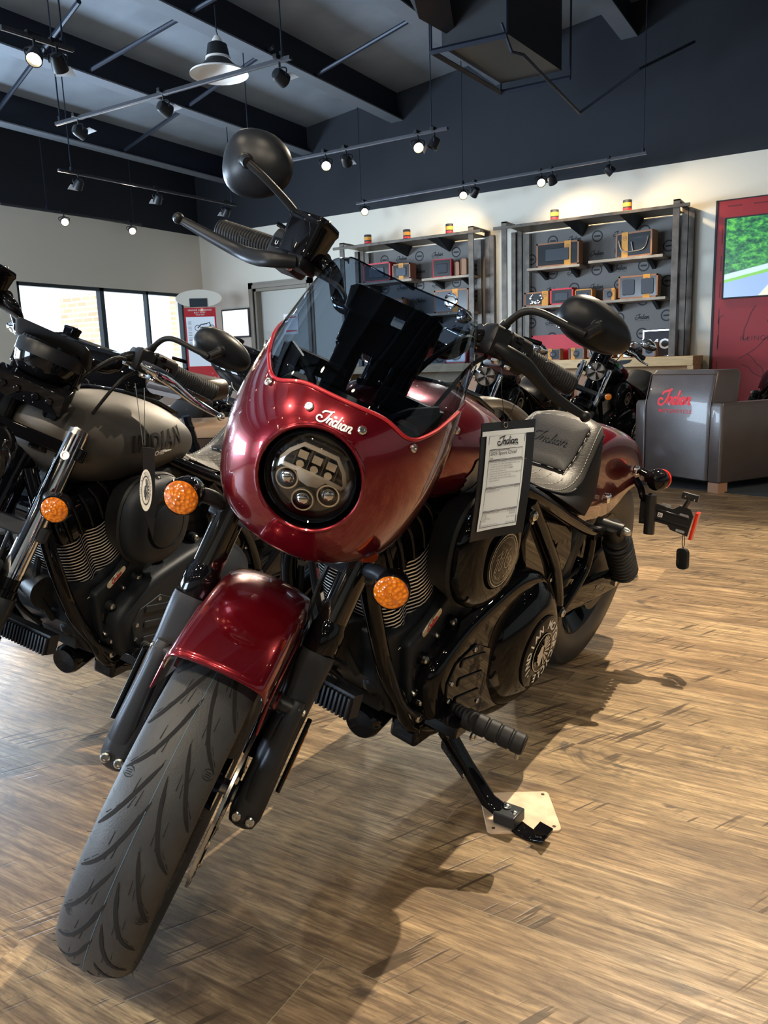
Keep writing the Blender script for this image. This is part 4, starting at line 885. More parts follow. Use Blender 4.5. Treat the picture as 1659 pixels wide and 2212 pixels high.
    m = M(); sp0, sp1 = V((1.01, .17, .215)), V((.99, .225, .155)); m.tube([sp0.lerp(sp1, i/160)+V((.006*cos(i*.785), .004*cos(i*.785), .007*sin(i*.785))) for i in range(161)], .0013, 5, 1, sm=False); build('return_spring', m, K['mblack'], ks)
    # ---- tank ----
    tk = [(1.285, .868, .012, .016), (1.275, .872, .045, .045), (1.25, .875, .085, .073), (1.20, .868, .122, .098), (1.13, .860, .146, .111), (1.05, .852, .154, .112), (.97, .846, .150, .102), (.88, .838, .132, .084), (.80, .824, .102, .066), (.74, .812, .066, .046), (.71, .806, .02, .02)]
    tk = [(q.x, q.y, q.z, w) for q, w in zip(vsmooth([(a, b, c) for a, b, c, d in tk], 4), [q.x for q in vsmooth([(d, 0, 0) for a, b, c, d in tk], 4)])]
    def tsec(x, z, w, h):
        out = []
        for i in range(48):
            t = 2*pi*i/48; sx, sz = cos(t), sin(t); e = 2.0 if sz > 0 else 2.8
            y = w*abs(sx)**(2/e)*(1 if sx > 0 else -1); zz = h*abs(sz)**(2/2.2)*(1 if sz > 0 else -1)
            if sz > 0: y *= 1-.06*sz
            out.append(V((x, y, z+zz+(.004 if abs(sx) < .3 and sz > 0 else 0))))
        return out
    m = M(); m.loft([tsec(*q) for q in tk]); tank = build('fuel_tank', m, paint, root, 60)
    m = M(); m.loft([rrect((x, 0, z), YY, V((0, 0, 1)), .022, .006, .004, 2) for x, z in ((1.22, .966), (1.10, .974), (.96, .952), (.84, .920), (.76, .885))]); build('tank_seam', m, K['gblack'], tank, 40)
    m = M(); m.lathe((1.08, -.05, .965), (0, -.15, 1), [(.04, -.005), (.04, .008), (.034, .014), (0, .016)], 28); build('fuel_cap', m, K['gblack'], tank)
    def tmap(x, z):   # outer left tank surface
        best = min(tk, key=lambda q: abs(q[0]-x)); i = tk.index(best); j = i+1 if (x < best[0] and i+1 < len(tk)) else max(0, i-1); q = tk[j]; f = 0 if abs(q[0]-best[0]) < 1e-6 else (x-best[0])/(q[0]-best[0])
        zz, w, h = [best[k]+(q[k]-best[k])*f for k in (1, 2, 3)]
        s = max(-.98, min(.98, (z-zz)/h)); sn = abs(s)**1.1; e = 2.0 if s > 0 else 2.8; y = w*(max(0, 1-sn*sn))**(1/e)*(1-.06*max(0, s)); return V((x, y+.0012, z))
    def tank_text(body, x0, z0, size, mt, nm, ext=0):
        m = M(); m.text(body, lambda x, y: tmap(x0-x, z0+y)+YY*.003, size, .12, bold=size*.03, space=1.15)
        return build(nm, m, mt, tank, 0)
    if g('logo') == 'block':
        tank_text('INDIAN', .975, .843, .056, K['groove'], 'tank_letters')
        m = M(); m.text('CHIEF', lambda x, y: tmap(.975-x, .824+y)+YY*.002, .017, .2); m.ribbon([(-.055, .005), (-.026, .004)], .003, lambda x, y: tmap(.905-x, .826+y), 0); m.ribbon([(.026, .004), (.055, .005)], .003, lambda x, y: tmap(.975-x, .824+y), 0); build('tank_model_letters', m, K['white'], tank, 0)
    elif g('logo') == 'head':
        m = M(); headdress(m, lambda x, y: tmap(1.035-x, .822+y)+YY*.001, .135); build('tank_emblem', m, K['emblem'], tank, 0)
    m = M(); m.loft([rrect((x, 0, z), YY, V((0, 0, 1)), a, b, .02, 3) for x, z, a, b in ((1.20, .79, .05, .03), (1.0, .74, .11, .035), (.80, .74, .11, .03), (.72, .73, .06, .02))]); build('tank_cradle', m, K['mblack'], root, 40)
    # ---- seat ----
    st = [(.815, .800, .060, .028), (.77, .790, .095, .040), (.69, .752, .128, .050), (.60, .725, .145, .060), (.50, .712, .150, .075), (.42, .735, .148, .105), (.36, .785, .138, .135), (.31, .826, .128, .150), (.27, .842, .118, .14), (.22, .834, .100, .11), (.195, .815, .085, .08)]
    Q = vsmooth([(a, b, c) for a, b, c, d in st], 4); Hh = [q.x for q in vsmooth([(d, 0, 0) for a, b, c, d in st], 4)]
    bot = lambda x: .735 if x > .69 else .735-(.69-x)*.42 if x > .39 else .609+(.39-x)*.25
    R = []
    for q, h in zip(Q, Hh):
        ring = []; zb = min(bot(q.x), q.y-.02)
        for i in range(25):
            u = -1+2*i/24; a = abs(u)
            if a < .62: y = q.z*(a/.62)*.86; z = q.y-.020*(a/.62)**3
            else: k = (a-.62)/.38; y = q.z*(.86+.16*sin(k*pi/2)); z = (q.y-.020)*(1-k)+zb*k if k > .25 else q.y-.020-(q.y-.02-zb)*k*.95
            ring.append(V((q.x, y*(1 if u > 0 else -1), z)))
        R.append(ring)
    m = M(); n_ = 25; b0 = 0; m.rings(R, True, True)
    # side panels in vinyl
    for k, f_ in enumerate(m.f):
        if len(f_) == 4:
            j = min(i % n_ for i in f_); jj = sorted(i % n_ for i in f_)
            if jj[0] < 4 or jj[-1] > 20: m.m[k] = 1
    se = build('seat', m, [K['leather'], K['vinyl']], root, 60)
    def smap(x, y):    # top of the seat
        L_ = [(q.x, q.y, q.z) for q in Q]; i = min(range(len(L_)), key=lambda i: abs(L_[i][0]-x)); a = L_[i]; j = i+1 if (x < a[0] and i+1 < len(L_)) else max(0, i-1); b = L_[j]; f = 0 if abs(b[0]-a[0]) < 1e-6 else (x-a[0])/(b[0]-a[0])
        z = a[1]+(b[1]-a[1])*f; w = a[2]+(b[2]-a[2])*f; return V((x, y, z-.020*min(1, abs(y)/(w*.86))**3+.0015))
    if hi:
        for sg in (-1, 1):
            P_ = [r[4 if sg < 0 else 20]+V((0, sg*.002, .002)) for r in R[4:-4]]; build('seat_piping', M().tube(P_, .0028, 6, 1, sm=False), K['gblack'], se)
            m = M(); W_ = [r[5 if sg < 0 else 19]+V((0, 0, .0018)) for r in R[4:-4]]
            for i in range(len(W_)-1):
                for t in (0, .5): m.tube([W_[i].lerp(W_[i+1], t), W_[i].lerp(W_[i+1], t+.3)], .0010, 4, 1, sm=False)
            build('seat_stitching', m, K['stitch'], se)
        pad = [(.445, -.070), (.445, .070), (.42, .085), (.33, .082), (.305, .068), (.305, -.068), (.33, -.082), (.42, -.085)]; pq = vsmooth([(a, b, 0) for a, b in pad], 4, True)
        m = M(); up = V((.7, 0, .7)); m.rings([[smap(p.x, p.y)-up*.003 for p in pq], [smap(p.x, p.y)+up*.006 for p in pq], [smap(.38+(p.x-.38)*.93, p.y*.93)+up*.009 for p in pq], [smap(.38+(p.x-.38)*.5, p.y*.5)+up*.009 for p in pq]]); pd = build('seat_pad', m, K['vinyl'], se, 50)
        m = M(); script(m, lambda x, y: smap(.365-y*.72, x)+up*.0105, .115, .10); build('seat_script', m, K['groove'], pd, 0)
        m = M(); Pq = [smap(.38+(p.x-.38)*1.03, p.y*1.03)+up*.0045 for p in pq]
        for i in range(len(Pq)): m.tube([Pq[i], Pq[i].lerp(Pq[(i+1) % len(Pq)], .55)], .0010, 4, 1, sm=False)
        for k in range(-3, 4):
            for i in range(9): a = smap(.465+.02*i, .032*k), smap(.477+.02*i, .032*k); m.tube([a[0], a[1]], .0008, 4, 1, sm=False)
        build('pad_stitching', m, K['stitch'], pd)
    # side cover, electrics
    for sg in (-1, 1):
        pf = [(.70, .67), (.72, .60), (.66, .47), (.585, .455), (.42, .45), (.385, .50), (.41, .57), (.47, .605)]
        m = M(); m.prism(pf, ((0, sg*.10, 0), (1, 0, 0), (0, 0, 1), V((0, sg, 0))), .035); sc_ = build('side_cover', m, K['gblack'], root, 30, bev=.012)
        m = M(); m.loft([rrect((x, sg*.136, .50+.0*i), (0, 0, 1), (1, 0, 0), .055, .006, .005, 3) for i, x in enumerate((.52,))]+[rrect((.52, sg*.142, .52), (0, 0, 1), (1, 0, 0), .045, .004, .003, 3)]); build('cover_rib', m, K['gblack'], sc_)
    m = M(); m.bb((.78, -.10, .56), (.45, .10, .70)).bb((.75, -.09, .4), (.5, .09, .6)); build('battery_box', m, K['mblack'], root, bev=.01)
    m = M(); bolt(m, (.505, .137, .455), YY, .007, .005); bolt(m, (.56, .137, .45), YY, .007, .005); bolt(m, (.70, .137, .655), YY, .010, .006); build('side_cover_bolts', m, K['bolt'], root)
    # swingarm, shocks
    m = M()
    for sg in (-1, 1):
        m.loft([rrect((x, sg*y, z), V((0, 0, 1)), YY, h, .014, .006, 3) for x, y, z, h in ((.50, .125, .34, .032), (.30, .132, .345, .036), (.12, .137, .335, .034), (-.05, .14, .32, .030), (-.075, .14, .32, .02))])
    m.cyl((.50, -.13, .34), (.50, .13, .34), .03, n=16); sa = build('swingarm', m, K['gblack'], root, 40, bev=.003)
    m = M(); m.text('\u25a0 \u25a0  TIRE AND LOAD', lambda x, y: V((.10-x, .1515, .34+y)), .012); m.text('INFORMATION', lambda x, y: V((.10-x, .1515, .325+y)), .009); build('swingarm_label', m, K['greyink'], sa, 0)
    m = M(); m.tube([(.44, .10, .36), (.02, .10, .42)], .006, 6, 1, sm=False).tube([(.44, .10, .30), (.02, .10, .24)], .006, 6, 1, sm=False); m.lathe((0, .10, .32), YY, [(.095, -.004), (.11, -.004), (.11, .004), (.095, .004)], 40); build('drive_belt', m, K['mblack'], root)
    for sg in (-1, 1):
        a, b = V((.195, sg*.17, .545)), V((-.03, sg*.17, .345)); d = (b-a).normalized(); L = (b-a).length; pr = [(.0, -.02), (.02, -.02), (.024, -.01), (.028, .0), (.028, .05), (.034, .055), (.034, .07)]
        m = M(); m.lathe(a, d, [(.0, -.018), (.022, -.016), (.027, 0), (.027, .05), (.036, .056), (.036, .066), (.02, .07), (.018, L-.02), (.036, L-.02), (.036, L-.008), (.02, L-.004), (.016, L+.015), (0, L+.016)], 24, False)
        m.cyl(a-YY*sg*.05, a+YY*sg*.028, .020, n=18).cyl(b-YY*sg*.03, b+YY*sg*.02, .016, n=18); sh = build('shock_absorber', m, K['mblack'], root)
        m = M(); x, y = frame(d); nt_ = 10; L2 = L-.09; m.tube([a+d*(.068+L2*i/(nt_*14))+x*(.038*cos(2*pi*i/14))+y*(.038*sin(2*pi*i/14)) for i in range(nt_*14+1)], .0065, 7, 1, sm=False); build('shock_spring', m, K['satin'] if hi else K['mblack'], sh)
        m = M(); m.lathe(a+YY*sg*.028, YY*sg, [(.013, 0), (.013, .010), (.009, .020), (.004, .023)], 10).lathe(b+YY*sg*.02, YY*sg, [(.013, 0), (.013, .010), (.009, .020), (.004, .023)], 10); build('shock_nuts', m, K['bolt'], sh)
    # ---- rear fender ----
    cr = [(.43, .66), (.37, .725), (.29, .775), (.19, .802), (.08, .803), (-.03, .782), (-.12, .740), (-.175, .688), (-.20, .64), (-.205, .61)]
    lo = [(.43, .58), (.36, .565), (.29, .558), (.22, .553), (.14, .545), (.06, .545), (-.01, .565), (-.07, .59), (-.13, .60), (-.16, .60)]
    R = []
    for p_, l_ in zip(vsmooth([(a, 0, b) for a, b in cr], 4), vsmooth([(a, 0, b) for a, b in lo], 4)):
        ring = []
        for i in range(21):
            u = -1+2*i/20; a = abs(u)
            if a < .6: t = a/.6*pi/2*.9; y = .098*sin(t)/sin(pi/2*.9); f = 0; q = p_+V((0, 0, -.032*(1-cos(t)))) 
            else: k = (a-.6)/.4; y = .098+.004*k; q = (p_+V((0, 0, -.032*(1-cos(pi/2*.9))))).lerp(l_, k)
            ring.append(V((q.x, y*(1 if u > 0 else -1), q.z)))
        R.append(ring)
    m = M(); m.rings(R, False, False); rf = build('rear_fender', m, paint, root, 60, solid=.003)
    m = M()
    for p in ((.105, .104, .60), (-.105, .104, .657)): m.lathe(p, YY, [(.016, -.003), (.016, .004), (.012, .008), (.004, .010)], 20)
    build('fender_strut_bolts', m, K['chrome'], rf)
    m = M(); m.cyl((-.135, .10, .655), (-.135, .145, .645), .012, n=14).ball((-.135, .145, .64), (.024, .02, .024), 14); ra = build('rear_indicator_arm', m, K['gblack'], rf)
    c = V((-.13, .168, .640)); d = V((-1, .15, 0)).normalized(); m = M(); m.ball(c, (.040, .034, .036), 24); build('rear_indicator', m, K['gblack'], ra, 60)
    m = M(); m.lathe(c+d*.022, d, [(.0315, 0), (.032, .008), (.026, .013), (.0, .016)], 24); build('rear_indicator_lens', m, K['redlens'], ra)
    FINE[0] = True
    if g('label'): tag(root, g('label'), 'motorcycle', g('group'))
    o['XS'] = XS; o['gauge'] = gc; o['root'] = root; o['fender'] = rf; return root
K['blueline'] = mat('tyre_blue_line', (.10, .22, .32), .6)
def pose(root, x, y, head, lean):
    root.matrix_world = Matrix.Translation((x, y, 0)) @ Matrix.Rotation(rad(head), 4, 'Z') @ Matrix.Rotation(rad(lean), 4, 'X')
# ================= the red motorcycle =================
O1 = dict(paint='red', steer=rad(32.91), logo='head', covers='gblack', label='red motorcycle with a headlight fairing and smoked windscreen on its kickstand in front')
red = chief('motorcycle', O1); pose(red, 2.39712, .83006, 174.6804, -12.4363); XS = O1['XS']
# fairing rows: z, front x, edge x, half width, lift of the edge
FR = [(.722, 1.455, 1.405, .085, .055), (.745, 1.488, 1.372, .135, .032), (.80, 1.518, 1.34, .163, .0), (.87, 1.530, 1.318, .177, 0), (.93, 1.522, 1.288, .178, 0), (.985, 1.495, 1.255, .171, 0), (1.05, 1.435, 1.222, .158, 0), (1.10, 1.382, 1.205, .145, 0), (1.145, 1.33, 1.20, .128, 0), (1.16, 1.31, 1.20, .112, 0)]
_q = vsmooth([(a, b, c) for a, b, c, d, e in FR], 8); _r = vsmooth([(d, e, 0) for a, b, c, d, e in FR], 8)
def fsurf(t, z, off=0):
    """t -1..1 across, z height -> point"""
    z = max(_q[0].x, min(_q[-1].x, z)); i = 0
    while i < len(_q)-2 and _q[i+1].x < z: i += 1
    f = (z-_q[i].x)/max(1e-6, _q[i+1].x-_q[i].x); q = _q[i].lerp(_q[i+1], f); r = _r[i].lerp(_r[i+1], f)
    a = t*pi/2; y = r.x*abs(sin(a))**.86*(1 if t > 0 else -1); x = q.z+(q.y-q.z)*abs(cos(a))**.92
    return V((x, y, z+r.y*(abs(y)/max(.01, r.x))**3*max(0, 1-(z-.722)/.08)))-V((off, 0, 0))
def zbound(t):   # lower edge of the screen
    a = abs(sin(t*pi/2)); return .999-.020*math.exp(-((a-.60)/.20)**2)+.014*max(0, a-.8)/.2
HC = V((1.520, 0, .880)); HR = .079
m = M(XS); NU, NVV = 96, 60
m.grid(lambda u, v: fsurf(-1+2*u, .722+(zbound(-1+2*u)-.722)*v), NU, NVV)
ins = [math.hypot(p.y-HC.y, p.z-HC.z) < HR and p.x > 1.42 for p in m.v]
keep = [f for f in m.f if sum(ins[i] for i in f) < 4]
used = {}
for f in keep:
    for a, b in zip(f, f[1:]+f[:1]): used[(min(a, b), max(a, b))] = used.get((min(a, b), max(a, b)), 0)+1
for i, p in enumerate(m.v):
    r = math.hypot(p.y-HC.y, p.z-HC.z)
    if r < HR+.006 and p.x > 1.42 and ins[i]:
        s = HR/max(r, 1e-5); m.v[i] = V((p.x, HC.y+(p.y-HC.y)*s, HC.z+(p.z-HC.z)*s))
m.f = keep; m.m = [0]*len(keep)
fa = build('fairing', m, K['red'], red, 70, solid=.004)
m = M(XS); rim = []
def fx(y, z):
    lo, hi = -1.0, 1.0
    for _ in range(30):
        mid = (lo+hi)/2
        if fsurf(mid, z).y < y: lo = mid
        else: hi = mid
    return fsurf((lo+hi)/2, z).x
m.tube([(fx(HR*cos(a), HC.z+HR*sin(a)), HR*cos(a), HC.z+HR*sin(a)) for a in [2*pi*i/48 for i in range(48)]], .0035, 10, 1, closed=True, sm=False); build('headlight_rim', m, K['red'], fa)
m = M(XS); m.tube([fsurf(-1+2*i/60, zbound(-1+2*i/60), -.001) for i in range(61)], .0030, 8, 1, sm=False, caps=True); build('fairing_edge', m, K['redsolid'], fa)
m = M(XS)
for y, z in ((-.113, .970), (-.040, .974), (.041, .974), (.117, .968)):
    p = V((fx(y, z), y, z)); q1 = V((fx(y+.004, z), y+.004, z))-p; q2 = V((fx(y, z+.004), y, z+.004))-p; nn = q1.cross(q2).normalized(); nn = nn if nn.x > 0 else -nn; bolt(m, p, nn, .0068, .005)
p = fsurf(.93, .975); bolt(m, p, V((.35, 1, 0)), .0068, .005); p = fsurf(-.93, .975); bolt(m, p, V((.35, -1, 0)), .0068, .005)
build('fairing_screws', m, K['bolt'], fa)
m = M(XS); script(m, lambda x, y: V((fx(.003+x, .972+y*.9), .003+x, .972+y*.9))+V((.0022, 0, .0008)), .056, .13); build('fairing_script', m, K['silver'], fa, 0)
# smoked screen
m = M(XS); top = lambda t: 1.158-.020*abs(t)**6
def glass(u, v):
    t = -1+2*u; z0 = zbound(t)-.018; z = z0+(1.158-z0)*v; p = fsurf(t, z, .004); k = max(0, v-.80)/.20
    p.y *= 1-.05*k**3; p.z -= .022*k*k*abs(t)**4; return p
m.grid(glass, 60, 30); ws = build('windscreen', m, K['smoke'], fa, 70)
m = M(XS); m.tube([glass(i/60, 1) for i in range(61)], .0015, 6, 1, sm=False); build('screen_edge', m, K['smoke'], ws)
# inner stays behind the fairing
m = M(XS)
for sg in (-1, 1): m.tube([(1.40, sg*.05, .90), (1.36, sg*.07, .97), (1.32, sg*.13, 1.0)], .007, 8, 3).box((1.32, sg*.085, .985), (.012, .11, .030))
m.loft([rrect((x, 0, .93), YY, V((0, 0, 1)), .12, .035, .02, 3) for x in (1.33, 1.36)]); build('fairing_bracket', m, K['mblack'], fa)
# headlight
m = M(XS); ax = V((1, 0, .0)); c = HC
m.lathe(c, ax, [(.0785, -.006), (.0785, -.05), (.072, -.06), (.0655, -.02), (.0655, -.008), (.068, -.006), (.0705, -.012), (.074, -.04)], 56, False); m.lathe(c, ax, [(.079, -.05), (.07, -.10), (.03, -.13), (0, -.13)], 40, False)
hl = build('headlight', m, K['gblack'], fa, 50)
m = M(XS); m.lathe(c, ax, [(.065, -.012), (.06, -.003), (.045, .006), (.022, .011), (.0, .012)], 48, False); build('headlight_lens', m, K['lens'], hl, 60)
m = M(XS); m.lathe(c, ax, [(.0655, -.01), (.063, -.03), (0, -.034)], 48, False)
for x0, z0 in ((-.033, -.018), (0, -.040), (.033, -.018)): m.lathe(c+V((-.033, x0, z0)), ax, [(.0185, 0), (.0185, .012), (.0165, .012), (.015, .002), (0, .0)], 28)
for y0 in (-.032, -.011, .011, .032): m.box(c+V((-.024, y0, .022)), (.016, .0012, .032))
m.box(c+V((-.024, 0, .038)), (.016, .075, .0012)); K['refl'] = mat('headlight_reflector', (.16, .15, .14), .22, .8); build('headlight_reflector', m, K['refl'], hl)
m = M(XS)
for x0, z0 in ((-.033, -.018), (0, -.040), (.033, -.018)): m.ball(c+V((-.022, x0, z0)), (.008, .0115, .0115), 18); m.lathe(c+V((-.02, x0, z0)), ax, [(.0172, 0), (.0172, .002), (.0150, .002), (.0150, 0)], 28, False)
for y0 in (-.022, 0, .022): m.box(c+V((-.018, y0, .028)), (.012, .014, .012)).cyl(c+V((-.03, y0, .012)), c+V((-.014, y0, .012)), .006, n=12)
build('led_lenses', m, K['chrome'], hl)
dr = [(-.050, .010), (-.042, .026), (-.026, .043), (.026, .043), (.042, .026), (.050, .010), (.047, .003), (.02, .004), (-.02, .004), (-.047, .003), (-.050, .010)]
m = M(XS); mp = lambda x, y: c+V((-.012, x, y)); K['drl'] = mat('light_guide', (.48, .42, .36), .35, 0, .3); m.ribbon(dr, .0058, mp, 0); m.add([mp(-.024, .004), mp(-.014, -.010), mp(0, -.013), mp(.014, -.010), mp(.024, .004), mp(.02, .006), mp(-.02, .006)], [(0, 1, 2, 3, 4, 5, 6)])
lg = build('light_guide', m, K['drl'], hl, 0, solid=.003); m = M(XS); script(m, lambda x, y: c+V((-.0110, x, -.003+y)), .026, .15); build('headlight_script', m, K['redink'], lg, 0)
# sticker on the gauge housing
m = M(XS); pc_ = V((1.268, .012, 1.092)); a = V((0, 1, 0)); b = V((-.62, 0, .78)); m.loft([rrect(pc_+V((.78, 0, .62))*h, a, b, .010, .010, .002, 2) for h in (.0, .0008)]); sk = build('sticker', m, K['paper'], O1['gauge'], 0)
m = M(XS); m.ribbon([(-.007, .006), (.003, .006)], .0008, lambda x, y: pc_+V((.78, 0, .62))*.0012+a*x+b*y, 0); m.ribbon([(-.007, .003), (.007, .003)], .0006, lambda x, y: pc_+V((.78, 0, .62))*.0012+a*x+b*y, 0); build('sticker_print', m, K['ink'], sk, 0)
# fork ring badge: small amber reflectors on the fairing sides
m = M(XS)
p = fsurf(.62, .765); m.loft([rrect(V(p)+V((.6, .6, -.1))*.004*k, V((-.6, .75, .1)), V((0, 0, 1)), .016-.002*k, .008-.001*k, .005, 3) for k in (0, 1)]); K['reflbrown'] = mat('brown_reflector', (.22, .035, .01), .2, 0, 1); build('fairing_reflector', m, K['reflbrown'], fa)
# number-plate carrier at the rear left, facing backwards
rp = [(-0.12,0.1328,0.5833), (-0.12,0.3025,0.5742), (-0.12,0.3059,0.4964), (-0.12,0.151,0.4922)]
def PL(u, v, w=0): a, b, c_, d_ = [V(q) for q in rp]; return a.lerp(b, u).lerp(d_.lerp(c_, u), v)+V((w, 0, 0))
def PX(px): return px
m = M(); K['carrier'] = mat('carrier_black', (.02, .02, .022), .3, 0, .4)
m.rings([[PL(u, v, w) for u, v in ((.0, -.05), (.17, -.02), (.17, .12), (.62, .12), (.74, -.10), (.93, -.10), (1.0, .15), (.97, 1.0), (.62, .92), (.56, .78), (.17, .78), (.17, .95), (-.02, 1.0))] for w in (0, .004)])
pcx = build('plate_carrier', m, K['carrier'], red, 20, bev=.001)
m = M(); m.cyl(PL(.22, -.15, .010), PL(.22, 1.25, .010), .017, n=20); build('hinge_tube', m, K['carrier'], pcx)
m = M(); m.box(PL(.60, .30, .006), (.006, .11, .006)).box(PL(.60, .62, .006), (.006, .11, .006)); build('pressed_ribs', m, K['carrier'], pcx, bev=.001)
m = M(); m.tube([PL(.82, -.10, .004), PL(.86, -.32, .006), PL(.88, -.42, .004)], .008, 8, 2).box(PL(.88, -.55, .0), (.012, .05, .022)); pl_ = build('plate_lamp', m, K['carrier'], pcx, bev=.002)
m = M(); m.ball(PL(.80, -.52, .008), .0035, 8).ball(PL(.96, -.50, .008), .0035, 8).lathe(PL(.08, .1, .004), (1, 0, 0), [(.004, 0), (.004, .002)], 8).lathe(PL(.06, .85, .004), (1, 0, 0), [(.004, 0), (.004, .002)], 8); build('carrier_rivets', m, K['bolt'], pcx)
m = M()
for u, v in ((.84, .22), (.82, .86), (.5, .05)): m.loft([rrect(PL(u, v, .0045+k), YY, V((0, 0, 1)), .014, .004, .0035, 3) for k in (0, .0006)])
build('carrier_slots', m, K['lwood'] if 0 else K['greyink'], pcx)
m = M(); m.loft([rrect(PL(.40, .48, .0045+k), YY, V((0, 0, 1)), .0075, .007, .002, 2) for k in (0, .0006)]); sk = build('carrier_sticker', m, K['white'], pcx); build('sticker_number', M().text('21', lambda x, y: PL(.40, .48, .0056)+V((0, x, y-.004)), .011, bold=.0003), K['ink'], sk, 0)
m = M(); a, b = PL(1.03, -.02, .0), PL(1.0, 1.1, .0); m.loft([rrect(q+V((-.01, .004, 0)), V((1, 0, 0)), YY, .014, .005, .003, 2) for q in (a, b)]); build('side_reflector', m, K['redlens'], pcx)
m = M(); m.tube([(-.13, .10, .625), (-.125, .125, .60), (-.115, .145, .575), PL(.22, -.1, .01)], .011, 10, 4); build('carrier_arm', m, K['gblack'], pcx)
# key fob hanging from the carrier
kp = red.matrix_world @ PL(.90, 1.05, .0); kf = empty('key_fob', kp); F_ = Matrix.Rotation(rad(-25), 4, 'Z')
m = M(F_); m.tube([(0, .0+.004*sin(t*pi/6), -.014+.022*cos(t*pi/6)) for t in range(12)], .0012, 6, 1, closed=True, sm=False); build('key_ring_cord', m, K['mblack'], kf)
m = M(F_); m.loft([rrect((x, 0, -.070), YY, V((0, 0, 1)), a_, b_, .013, 4) for x, a_, b_ in ((-.008, .015, .028), (-.006, .019, .033), (.006, .019, .033), (.008, .015, .028))]); fb = build('fob_body', m, K['mblack'], kf, 40)
m = M(F_); m.loft([rrect((x, .011, -.067), YY, V((0, 0, 1)), .0035, .022, .003, 3) for x in (-.0082, -.009)]); build('fob_badge', m, K['steel'], fb); build('fob_letters', M(F_).text('INDIAN', lambda x, y: V((-.0093, .0135-y, -.067-x)), .0065), K['ink'], fb, 0)
tag(kf, 'black key fob hanging on a cord from the number-plate carrier of the red motorcycle', 'key')
# price tag hanging from the left handlebar
TG = [V((1.2246,0.5439,0.87)), V((1.324,0.4848,0.8705)), V((1.2881,0.4953,0.6714)), V((1.1875,0.553,0.6693))]
tg = empty('price_tag', sum(TG, V())/4); X = Matrix.Translation(-sum(TG, V())/4)
nrm = (TG[1]-TG[0]).cross(TG[3]-TG[0]).normalized(); nrm = -nrm if nrm.dot(V((0, 0, .97))-TG[0]) < 0 else nrm
def tp(u, v, w=0):
    b = .012*sin(v*pi)*1; return TG[0].lerp(TG[1], u).lerp(TG[3].lerp(TG[2], u), v)+nrm*(w+b*.4-.006*sin(u*pi))
m = M(X); m.grid(lambda u, v: tp(u, v, -.001), 8, 14).grid(lambda u, v: tp(u, v, -.003), 8, 14); build('tag_holder', m, K['card'], tg, 50)
m = M(X); pb = lambda u, v: tp(.10+.74*u+(.0 if v > .04 else 0), .09+.83*v, .0012); m.grid(pb, 8, 14); m.grid(lambda u, v: tp(.01+.96*u, .072+.04*v, .0010), 10, 2); pp = build('printed_sheet', m, K['paper'], tg, 50)
W_, H_ = (TG[1]-TG[0]).length*.74, (TG[3]-TG[0]).length*.83
def sp(x, y): v = .92*(-y)/H_ if 0 else -y/H_; u = x/W_; return tp(.10+.74*u, .09+.83*v, .0022)
m = M(X); bxs = [(.10, .02, .93, .165), (.10, .17, .93, .275), (.09, .285, .95, .555), (.08, .565, .95, .80), (.08, .81, .95, .965)]
for x0, y0, x1, y1 in bxs[1:]:
    P_ = [(x0*W_, -y0*H_), (x1*W_, -y0*H_), (x1*W_, -y1*H_), (x0*W_, -y1*H_), (x0*W_, -y0*H_)]; m.ribbon(P_, .0010, sp, 0)
m.ribbon([(.06*W_, -.975*H_), (.07*W_, -.03*H_), (.97*W_, -.03*H_), (.97*W_, -.975*H_)], .0010, sp, 0)
m.text('VEHICLE DESCRIPTION', lambda x, y: sp(.12*W_+x, -.188*H_+y), .0042, align='LEFT'); m.text('2025 Sport Chief', lambda x, y: sp(.12*W_+x, -.228*H_+y), .0083, align='LEFT'); m.text('VIN:', lambda x, y: sp(.12*W_+x, -.268*H_+y), .0042, align='LEFT')
build('sheet_print', m, K['ink'], pp, 0)
m = M(X); script(m, lambda x, y: sp(.56*W_+x, -.085*H_+y), .046, .12); m.text('MOTORCYCLE', lambda x, y: sp(.56*W_+x, -.140*H_+y), .0058, space=1.25); build('sheet_logo', m, K['ink'], pp, 0)
m = M(X); random.seed(4)
for i, (t, x0) in enumerate((('STANDARD EQUIPMENT   THUNDERSTROKE 116', .1), ('\u2022 Air cooled 116 cubic inch engine with ride', .12), ('   modes and cylinder deactivation', .12), ('\u2022 Quarter fairing with LED headlight', .12), ('   and smoked windscreen', .12), ('\u2022 Dual disc brakes, inverted forks and piggyback', .12), ('   shocks, cast wheels, sport tires', .12), ('\u2022 Solo bobber seat and moto style risers', .12), ('   keyless ignition', .12), )): m.text(t, lambda x, y: sp(x0*W_+x, -(.305+.024*i)*H_+y), .0037, align='LEFT')
for t, x0, y0 in (('ACCESSORIES', .1, .585), ('NONE INSTALLED', .11, .605), ('PRICE INFORMATION', .1, .832), ('MSRP', .1, .855), ('Freight', .1, .873), ('Dealer Prep', .1, .891), ('Total', .1, .91), ('Total Dealer Selling Price', .08, .958)): m.text(t, lambda x, y: sp(x0*W_+x, -y0*H_+y), .0037, align='LEFT')
for t, y0 in (('$0.00', .585), ('$18,999.00', .832), ('$799.00', .85), ('$349.00', .868), ('$20,147.00', .90), ('$20,147.00', .958)): m.text(t, lambda x, y: sp(.92*W_+x, -y0*H_+y), .0037, align='RIGHT')
build('sheet_small_print', m, K['greyink'], pp, 0)
m = M(X); m.tube([tp(.45, .028, .003)+V((.0, 0, .005*cos(t*pi/6)))+(TG[1]-TG[0]).normalized()*.004*sin(t*pi/6) for t in range(12)], .0009, 6, 1, closed=True, sm=False); build('eyelet', m, K['steel'], tg)
